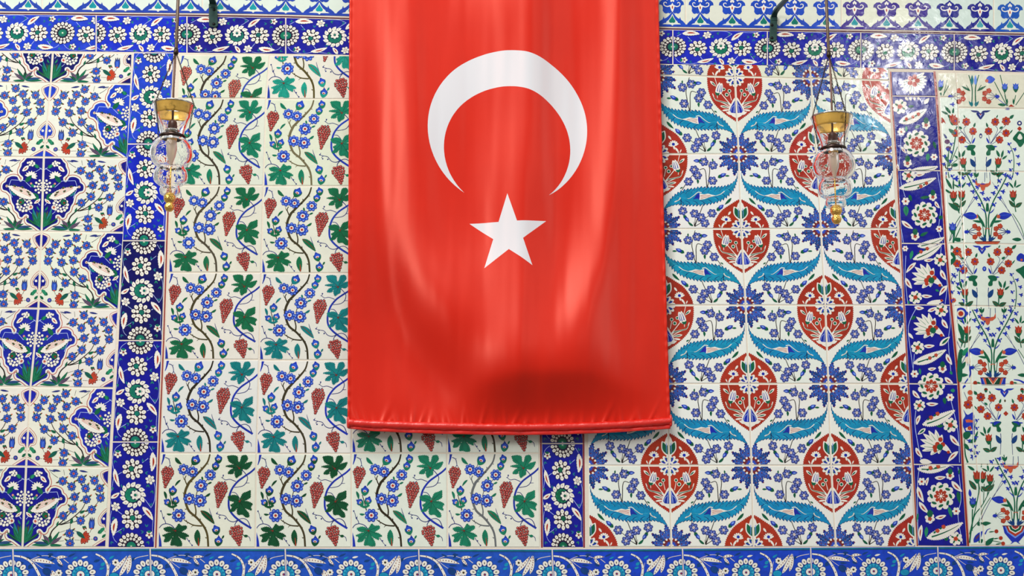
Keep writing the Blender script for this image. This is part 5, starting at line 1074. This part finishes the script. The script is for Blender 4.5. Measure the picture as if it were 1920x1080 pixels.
S += band([(1120, -330, 1170), (1128, 0, 1158), (1110, 90, 1155), (1098, 250, 1150), (1090, 350, 1148), (1070, 480, 1128), (1040, 570, 1098), (1020, 640, 1060), (1015, 700, 1030)], 16, 4, 1.25, y1=715)
S += band([(1170, -330, 1180), (1165, 500, 1175), (1150, 640, 1170), (1190, 700, 1200)], 5, 5, .25)
S += band([(1196, 400, 1204), (1212, 560, 1225), (1195, 640, 1212), (1180, 700, 1196), (1164, 780, 1172)], 4, 6, .5, y0=420)
S += band([(1240, 300, 1243), (1236, 620, 1242), (1240, 700, 1250), (1246, 780, 1254)], 3, 3, .5, y0=350)
S += band([(1160, 400, 1168), (1166, 520, 1174)], 3, 3, .5, y0=420, y1=520, soft=12)
S += band([(735, 500, 770), (760, 640, 830), (800, 740, 850)], 20, 22, .3, y0=520, y1=740)
S += band([(890, 600, 912), (880, 700, 925)], 6, 12, .45, y0=640, y1=735, soft=20)
S += band([(1060, -40, 1090), (1080, 60, 1100)], 8, 8, .35, y1=90)
S += band([(795, -330, 830), (780, 150, 810), (790, 300, 815)], 12, 12, -.45)
S += band([(1002, -330, 1060), (1000, 200, 1050), (985, 400, 1040), (990, 600, 1020), (975, 690, 1012)], 6, 20, -.55, y1=715)
S += band([(1152, -330, 1195), (1156, 60, 1200), (1152, 300, 1190), (1135, 480, 1170), (1105, 600, 1150)], 4, 18, -.6, y1=650)
rs = np.random.RandomState(4)
def ripple(lam, amp, seed):
    r_ = np.random.RandomState(seed); o = np.zeros_like(PX)
    for k_ in range(9):
        f = r_.uniform(.6, 1.6) / lam; o += np.sin(2 * math.pi * f * (PX + (PY - 400) * r_.uniform(-.12, .12)) + r_.uniform(0, 6.3) + 1.1 * np.sin(PY / r_.uniform(120, 300) + k_)) / 3
    return o * amp
S += ripple(26, .07, 1) + ripple(60, .12, 2)
def blur(A, sy, sx_):
    def k1(sg): r_ = int(3 * sg); t = np.arange(-r_, r_ + 1); k_ = np.exp(-t * t / (2 * sg * sg)); return k_ / k_.sum(), r_
    for ax, sg in ((0, sy), (1, sx_)):
        if sg <= 0: continue
        k_, r_ = k1(sg); P_ = np.pad(A, [(r_, r_) if a_ == ax else (0, 0) for a_ in (0, 1)], mode='edge')
        A = np.apply_along_axis(lambda v: np.convolve(v, k_, 'valid'), ax, P_)
    return A
S = blur(S, 14, .8)
S -= S.mean(1, keepdims=True)
# small pleats where the cloth is gathered on the lower sleeve
pl = np.zeros_like(PX)
for x in (672, 690, 703, 716, 728, 744, 760, 773, 787, 806, 818, 834, 846, 868, 880, 902, 925, 948, 962, 985, 1004, 1026, 1050, 1072, 1092, 1112, 1130, 1148, 1166, 1182, 1198, 1214, 1232):
    h_, w_, dr = rs.uniform(14, 46), rs.uniform(3, 6), rs.uniform(-.5, .35); t = np.clip((797 - PY) / h_, 0, 1.6)
    pl += rs.uniform(.5, 1.1) * np.exp(-((PX - x + dr * (797 - PY)) / (w_ * (.7 + .5 * t))) ** 2) * np.exp(-t * t * 2) 
mpp = 0.00142
H = np.cumsum((S) * 0.56, 1) * (PX[:, 1:2] - PX[:, 0:1]) * mpp
H -= np.linspace(0, 1, NX)[None, :] * (H[:, -1:] - H[:, :1]) + H[:, :1]
fade = np.interp(PY, [-330, 600, 740, 797], [1, 1, .85, .10])
H = blur(H * fade, 9, 0)
# the belly of cloth above the sleeve, turned down towards the ground on its lower side
cx = (PX - 1035) / 150.0; crest = np.interp(PX, [860, 900, 960, 1100, 1180], [756, 722, 706, 702, 735])
dn = (PY - crest)
bel = np.where(dn < 0, np.exp(-(dn / 95.0) ** 2), np.clip(1 - dn / 78.0, 0, 1) ** 1.15)
H += blur(0.030 * bel * np.exp(-np.abs(cx) ** 4.5), 3, 9)
H += 0.0042 * pl
# stitched side seams
for e_, s_ in ((lx[:, None], 1), (rx[:, None], -1)):
    H += 0.0014 * np.exp(-((PX - (e_ + s_ * 2.5)) / 1.8) ** 2); H -= 0.0008 * np.exp(-((PX - (e_ + s_ * 5.5)) / 1.0) ** 2)
H += 0.0010 * np.exp(-((np.minimum(PX - lx[:, None], rx[:, None] - PX)) / 5) ** 2) * np.sin(PY / 4.1 + 2 * np.sin(PY / 17))
base = at(PX, PY, FY); D = np.minimum(FY - H, -0.012)
W = base.copy(); W[..., 1] = D
V = W.reshape(-1, 3); idx = np.arange(NX * NY).reshape(NY, NX)
Fc = np.stack([idx[:-1, :-1], idx[1:, :-1], idx[1:, 1:], idx[:-1, 1:]], -1).reshape(-1, 4)
u, v = base[..., 0].ravel(), base[..., 2].ravel()
flag = empty('flag', tuple(at1(952, 800, FY)), 'red satin flag with a white crescent and star hanging down the tiled wall', 'flag')
cl = mesh('cloth', V.tolist(), Fc.tolist(), SATIN, flag, True, np.c_[u, v])
so = cl.modifiers.new('thickness', 'SOLIDIFY'); so.thickness = 0.0006; so.offset = -1
# lower sleeve with its rod, sewn to the cloth
sl_px = np.array([(653, 793.5), (700, 796.5), (780, 799.5), (870, 801.5), (960, 802.5), (1050, 801.5), (1130, 799), (1200, 795), (1257, 790.5)])
Q = smooth(sl_px, False, 14)
P3 = at(Q[:, 0], Q[:, 1] - 1.0, -0.036 - 0.010)
V, Fc = [], []
rr = [0.0105 + 0.0006 * math.sin(i * .9) + .0005 * math.sin(i * 2.3) for i in range(len(P3))]
tube([tuple(p_) for p_ in P3], rr, 20, True, V, Fc)
SL, b2 = bsdf('red_satin_sleeve', (216, 24, 4), 0.36); b2.inputs['Specular IOR Level'].default_value = .8
n = noise_of(SL, 30, 3); n.inputs['Scale'].default_value = 40; bump_of(SL, b2, n.outputs[0], .5, .004)
mesh('rod_sleeve', V, Fc, SL, flag)
# the hem flap hanging below the sleeve
Hm = []; Fh = []
nH = len(Q); low = np.interp(Q[:, 0], [653, 700, 800, 960, 1050, 1150, 1257], [803, 808, 812.5, 815.5, 814.5, 810.5, 803.5])
for j, (t, yy, rk) in enumerate(((0, -0.043, 0), (.35, -0.049, 0), (.7, -0.0465, 0), (.92, -0.0485, 0), (1.0, -0.046, 0))):
    top = Q[:, 1] + 5.0; py = top + (low - top) * t; PP = at(Q[:, 0], py, yy)
    PP[:, 1] += 0.0012 * np.sin(np.arange(nH) * .55 + j * .5)
    Hm += PP.tolist()
for j in range(4):
    for i in range(nH - 1): a_ = j * nH + i; Fh.append((a_, a_ + nH, a_ + nH + 1, a_ + 1))
hm = mesh('hem', Hm, Fh, SL, flag); so = hm.modifiers.new('thickness', 'SOLIDIFY'); so.thickness = .0022; so.offset = 0
# knobs of cloth at the sleeve's two ends
for x, y in ((653.5, 792), (1257, 789)):
    c = at1(x, y, -0.046); V, Fc = lathe([(0.0001, .016), (.006, .015), (.0085, .009), (.009, 0), (.0085, -.009), (.006, -.015), (.0001, -.016)], (0, 0, 0), 16)
    V = [(c.x + v_[0] * .55, c.y + v_[1], c.z + v_[2]) for v_ in V]; mesh('rod_end', V, Fc, SL, flag)
# upper rod and sleeve, above the view
V, Fc = [], []; a_, b_ = at1(640, -332, FY - .008), at1(1240, -332, FY - .008); tube([a_, b_], .012, 16, True, V, Fc)
WOODR, _ = bsdf('rod_wood', (120, 86, 52), .5); mesh('upper_rod', V, Fc, WOODR, flag)

# ------------------------------------------------------------------ brackets and lamps
IRON, b = bsdf('green_painted_iron', (30, 62, 56), .45, 0.3); n = noise_of(IRON, 60, 4); bump_of(IRON, b, n.outputs[0], .35, .002)
cr = mapr(IRON, n.outputs[0], 0, 1); mxn = IRON.node_tree.nodes.new('ShaderNodeMix'); mxn.data_type = 'RGBA'; mxn.inputs[6].default_value = (*L3((24, 52, 50)), 1); mxn.inputs[7].default_value = (*L3((40, 78, 68)), 1)
IRON.node_tree.links.new(cr, mxn.inputs[0]); IRON.node_tree.links.new(mxn.outputs[2], b.inputs['Base Color'])
SCREW, _ = bsdf('dark_screw', (16, 18, 18), .5, .6)
CHAINM, _ = bsdf('dark_bronze', (62, 52, 44), .38, .85); RODM, _ = bsdf('brown_rod', (96, 80, 66), .42, .5); CORD, _ = bsdf('brown_cord', (124, 92, 78), .5)
GILT, b = bsdf('gilt_glass', (214, 160, 52), .30, .55); n = noise_of(GILT, 70, 4); bump_of(GILT, b, n.outputs[0], .6, .002)
nx_ = noise_of(GILT, 45, 3); mxn = GILT.node_tree.nodes.new('ShaderNodeMix'); mxn.data_type = 'RGBA'; mxn.inputs[6].default_value = (*L3((250, 200, 96)), 1); mxn.inputs[7].default_value = (*L3((128, 82, 26)), 1)
GILT.node_tree.links.new(mapr(GILT, nx_.outputs[0], 0, 1, .55, .72), mxn.inputs[0]); GILT.node_tree.links.new(mxn.outputs[2], b.inputs['Base Color'])
BRASS, b = bsdf('polished_brass', (252, 202, 104), .16, 1.0); n = noise_of(BRASS, 230, 2); bump_of(BRASS, b, n.outputs[0], .8, .003)
GLASS, b = bsdf('blown_glass', (250, 250, 250), .02); b.inputs['Transmission Weight'].default_value = 1.0; b.inputs['IOR'].default_value = 1.16
n = noise_of(GLASS, 95, 1); bump_of(GLASS, b, n.outputs[0], .35, .002)
HOLD, _ = bsdf('brown_lamp_holder', (74, 34, 18), .4); BAND, _ = bsdf('dark_metal_ring', (58, 42, 36), .35, .8); STEEL, _ = bsdf('silvered_cap', (210, 206, 198), .18, 1.0)
BULB, b = bsdf('frosted_candle_bulb', (244, 222, 196), .25); b.inputs['Transmission Weight'].default_value = .5

def bracket(name, px, pytop, pybot, wpx, screws, tip, label):
    """strap plate screwed to the wall, bending out and up to the hook that carries the lamp"""
    root = empty(name, tuple(at1(px, pybot, 0)), label, 'bracket')
    A, Bp = at1(px, pybot, 0), at1(px + (2 if px > 900 else -1), pytop, 0)
    d = (Bp - A); L_ = d.length; hw = wpx * 0.5 * 0.00146
    y0, y1 = -0.0068, -0.0125
    prof = []
    for i in range(9):
        g = math.pi * i / 8; prof.append((A.x - hw * math.cos(g), A.z + hw * .55 - hw * .55 * math.sin(g)))
    prof = prof[::1] + [(Bp.x + hw * .92, Bp.z), (Bp.x - hw * .92, Bp.z)]
    V = [(x, y0, z) for x, z in prof] + [(x, y1, z) for x, z in prof]; k_ = len(prof)
    Fc = [tuple(range(k_)), tuple(range(2 * k_ - 1, k_ - 1, -1))] + [(i, i + k_, (i + 1) % k_ + k_, (i + 1) % k_) for i in range(k_)]
    o = mesh('wall_plate', V, Fc, IRON, root, False); bv = o.modifiers.new('edge', 'BEVEL'); bv.width = .0012; bv.segments = 2
    # the arm: a flat strap along a path
    P = smooth([(Bp.x, -0.0097, Bp.z - .012), (Bp.x, -0.012, Bp.z + .002), (Bp.x + (tip.x - Bp.x) * .10, -0.06, Bp.z + (tip.z - Bp.z) * .12 + .01), (Bp.x + (tip.x - Bp.x) * .5, tip.y * .5, Bp.z + (tip.z - Bp.z) * .62), (tip.x, tip.y, tip.z)], False, 10)
    V = []; Fc = []; N = len(P)
    for i, p_ in enumerate(P):
        t = (P[min(i + 1, N - 1)] - P[max(i - 1, 0)]); t /= np.linalg.norm(t); s_ = np.cross(t, [0, .4, 1]); s_ = np.array([1.0, 0, 0]) - t * t[0]; s_ /= np.linalg.norm(s_); n_ = np.cross(s_, t)
        w_ = hw * (.85 - .45 * i / N); th = .0035
        for a1, b1 in ((-1, -1), (1, -1), (1, 1), (-1, 1)): V.append(tuple(p_ + s_ * w_ * a1 + n_ * th * b1))
    for i in range(N - 1):
        for k2 in range(4): a_ = i * 4 + k2; b_ = i * 4 + (k2 + 1) % 4; Fc.append((a_, b_, b_ + 4, a_ + 4))
    Fc += [(0, 1, 2, 3), tuple((N - 1) * 4 + q for q in (3, 2, 1, 0))]
    o = mesh('arm', V, Fc, IRON, root, False); bv = o.modifiers.new('edge', 'BEVEL'); bv.width = .0008; bv.segments = 2
    for (sx_, sy_) in screws:
        c = at1(sx_, sy_, -0.0125); V, Fc = [], []
        for r_, yy in ((.0044, 0.0004), (.0044, -.0007), (.0030, -.0018), (.0002, -.0021)):
            for k2 in range(14): g = 2 * math.pi * k2 / 14; V.append((c.x + r_ * math.cos(g), c.y + yy, c.z + r_ * math.sin(g)))
        for j in range(3):
            for k2 in range(14): a_ = j * 14 + k2; b_ = j * 14 + (k2 + 1) % 14; Fc.append((a_, b_, b_ + 14, a_ + 14))
        mesh('screw', V, Fc, SCREW, root)
    V, Fc = [], []; q = Vector(tip); tube([q + Vector((0, 0, .006)), q + Vector((.006, 0, 0)), q + Vector((.005, 0, -.010)), q + Vector((-.003, 0, -.013)), q + Vector((-.006, 0, -.008))], .0022, 8, True, V, Fc)
    mesh('hook', V, Fc, IRON, root)
    return root

def chain(P0, P1, name, parent, pitch=.0046, via=None):
    V, Fc = [], []; pts = [Vector(P0)] + ([Vector(via)] if via else []) + [Vector(P1)]
    k_ = 0
    for a_, b_ in zip(pts[:-1], pts[1:]):
        d = b_ - a_; n_ = max(int(d.length / pitch), 1); t = d.normalized(); s0 = t.orthogonal().normalized(); s1 = t.cross(s0)
        for i in range(n_):
            c = a_ + d * ((i + .5) / n_); s_ = s0 if k_ % 2 else s1; k_ += 1
            base = len(V); NU, NV = 9, 5; u_ = s_.cross(t)
            for iu in range(NU):
                g = 2 * math.pi * iu / NU; ctr = c + t * math.cos(g) * pitch * .60 + s_ * math.sin(g) * .0016; rad = (t * math.cos(g) + s_ * math.sin(g))
                for iv in range(NV): h = 2 * math.pi * iv / NV; V.append(tuple(ctr + rad * .00075 * math.cos(h) + u_ * .00075 * math.sin(h)))
            for iu in range(NU):
                for iv in range(NV):
                    A_ = base + iu * NV + iv; B_ = base + ((iu + 1) % NU) * NV + iv; C_ = base + ((iu + 1) % NU) * NV + (iv + 1) % NV; D_ = base + iu * NV + (iv + 1) % NV; Fc.append((A_, B_, C_, D_))
    return mesh(name, V, Fc, CHAINM, parent)

def lamp(px, py_rim, y, label, apex, rodtop, angs, cordx, group):
    c = at1(px, py_rim, y); s = -float((at(px, py_rim + 100, y) - at(px, py_rim, y))[2]) / 100      # metres a pixel at the lamp
    root = empty('hanging_lamp', tuple(c - Vector((0, 0, 200 * s))), label, 'lamp', group)
    def L_(prof, name, mt, par=root, n=48, **k): V, Fc = lathe([(r * s, -z * s) for r, z in prof], c, n); return mesh(name, V, Fc, mt, par, **k)
    # glass: outside then inside of a thin wall, from the rim to the foot
    out = [(37, 0), (36, 5), (33, 18), (27, 34), (23, 46), (21, 56), (21, 60), (25, 64), (33, 72), (37.5, 84), (38, 95), (34, 107), (26, 115), (24, 117), (28, 122), (30.5, 132), (29, 142), (22, 149), (17, 152), (18.5, 158), (17, 166), (11, 170), (6, 171)]
    Q_ = smooth(out, False, 4); I_ = Q_.copy(); dd = np.gradient(Q_, axis=0); dd /= np.hypot(dd[:, 0], dd[:, 1])[:, None]
    I_[:, 0] -= 1.7 * np.abs(dd[:, 1]) + .1; I_[:, 1] -= 1.7 * dd[:, 0] * 0
    I_[:, 0] = np.maximum(I_[:, 0], .5); pr = np.vstack([Q_, [(.3, 171.5)], [(.3, 169.5)], I_[::-1]])
    pr = [(max(r, .3), z) for r, z in pr]
    V, Fc = lathe([(r * s, -z * s) for r, z in pr], c, 56, True); g = mesh('glass_body', V, Fc, GLASS, root)
        # gilt collar inside the flare
    L_([(36.6, 1.0), (33.6, 16), (32.2, 20), (31.6, 20), (33.0, 16), (35.9, 1.0), (36.6, 1.0)], 'gilt_band', GILT, par=g)
    L_([(37.4, -1.2), (38.0, 0), (37.4, 1.2), (36.6, 0), (37.4, -1.2)], 'rim', STEEL, par=g)
    L_([(20.4, 57.5), (23.4, 57.5), (23.8, 60), (23.4, 62.5), (20.6, 62.5), (20.4, 57.5)], 'metal_ring', BAND)
    # lamp holder, candle bulb
    h = L_([(.3, 28), (5, 29), (8, 33), (8.5, 44), (8.5, 58), (7, 60), (.3, 60)], 'lamp_holder', HOLD, n=24); L_([(.3, 44.5), (10, 45), (14, 49), (10, 52), (.3, 52.5)], 'silvered_cap', STEEL, par=h, n=32)
    cb = L_([(.3, 64), (7, 65), (9, 70), (10, 82), (8, 95), (4, 106), (1.4, 114), (.3, 116)], 'candle_bulb', BULB, n=24); L_([(.3, 60), (9, 60), (9, 66), (.3, 66)], 'bulb_cap', BRASS, par=cb, n=24)
    L_([(.3, 116), (1.6, 116), (1.2, 140), (1.4, 170), (.3, 171)], 'inner_rod', BRASS, n=10)
    L_([(.3, 164), (7, 165), (10.5, 169), (10.5, 176), (8, 181), (5.5, 183), (8, 186), (9, 190), (7.5, 195), (4.5, 198), (.3, 199)], 'finial', BRASS, n=28)
    ap = at1(apex[0], apex[1], y); tp = at1(rodtop[0], rodtop[1], y); tp.x = ap.x; 
    V, Fc = [], []; tube([ap, ap + Vector((0, 0, .012)), tp], [.0042, .0040, .0040], 10, True, V, Fc); mesh('rod', V, Fc, RODM, root)
    V, Fc = [], []; tube([ap + Vector((0, 0, -.005)), ap, ap + Vector((0, 0, .010))], [.0055, .0062, .0045], 10, True, V, Fc); mesh('rod_joint', V, Fc, CHAINM, root)
    V, Fc = [], []; hp = c - Vector((0, 0, 30 * s)); tube([ap + Vector((cordx, 0, -.004)), hp.lerp(ap, .5) + Vector((cordx, 0, 0)), hp + Vector((0, 0, .004))], .0026, 8, True, V, Fc); mesh('cord', V, Fc, CORD, root)
    for k_, a0 in enumerate(angs):
        g_ = math.radians(a0); dx, dy = math.cos(g_), math.sin(g_)
        via = c + Vector((dx * 40 * s, dy * 40 * s, -2 * s)); end = c + Vector((dx * 31 * s, dy * 31 * s, -56 * s)); ch = chain(ap, end, 'chain', root, via=via)
        V, Fc = [], []; q0 = c + Vector((dx * 22.5 * s, dy * 22.5 * s, -60 * s)); tube([q0, c + Vector((dx * 28 * s, dy * 28 * s, -63 * s)), c + Vector((dx * 32.5 * s, dy * 32.5 * s, -61 * s)), end], .0012, 8, True, V, Fc); mesh('ring_hook', V, Fc, CHAINM, ch)
    return root, tp

Y_L = -0.56
tR = at1(1548, -95, Y_L); tL = at1(336, -95, Y_L)
apR, apL = at1(1554, 103, Y_L), at1(330, 98, Y_L)
tipR, tipL = Vector((apR.x, Y_L, tR.z)), Vector((apL.x, Y_L, tL.z))
lamp(1559.5, 220, Y_L, 'glass mosque lamp hanging before the white tiles with red medallions', (1554, 103), (1548, -92), (196, 292, 60), .002, 'hanging glass lamps')
lamp(325, 197, Y_L, 'glass mosque lamp hanging before the rosette border and grape vines', (330, 98), (336, -92), (228, 344, 100), -.002, 'hanging glass lamps')
bracket('wall_bracket', 1447.5, 34, 80, 15, ((1447.5, 47), (1447.5, 71)), tipR, 'green iron bracket bending out from the wall beside the red medallion tiles')
bracket('wall_bracket', 401, 10, 54, 17, ((401.5, 18), (401, 45)), tipL, 'green iron bracket screwed upright above the grape vine tiles')
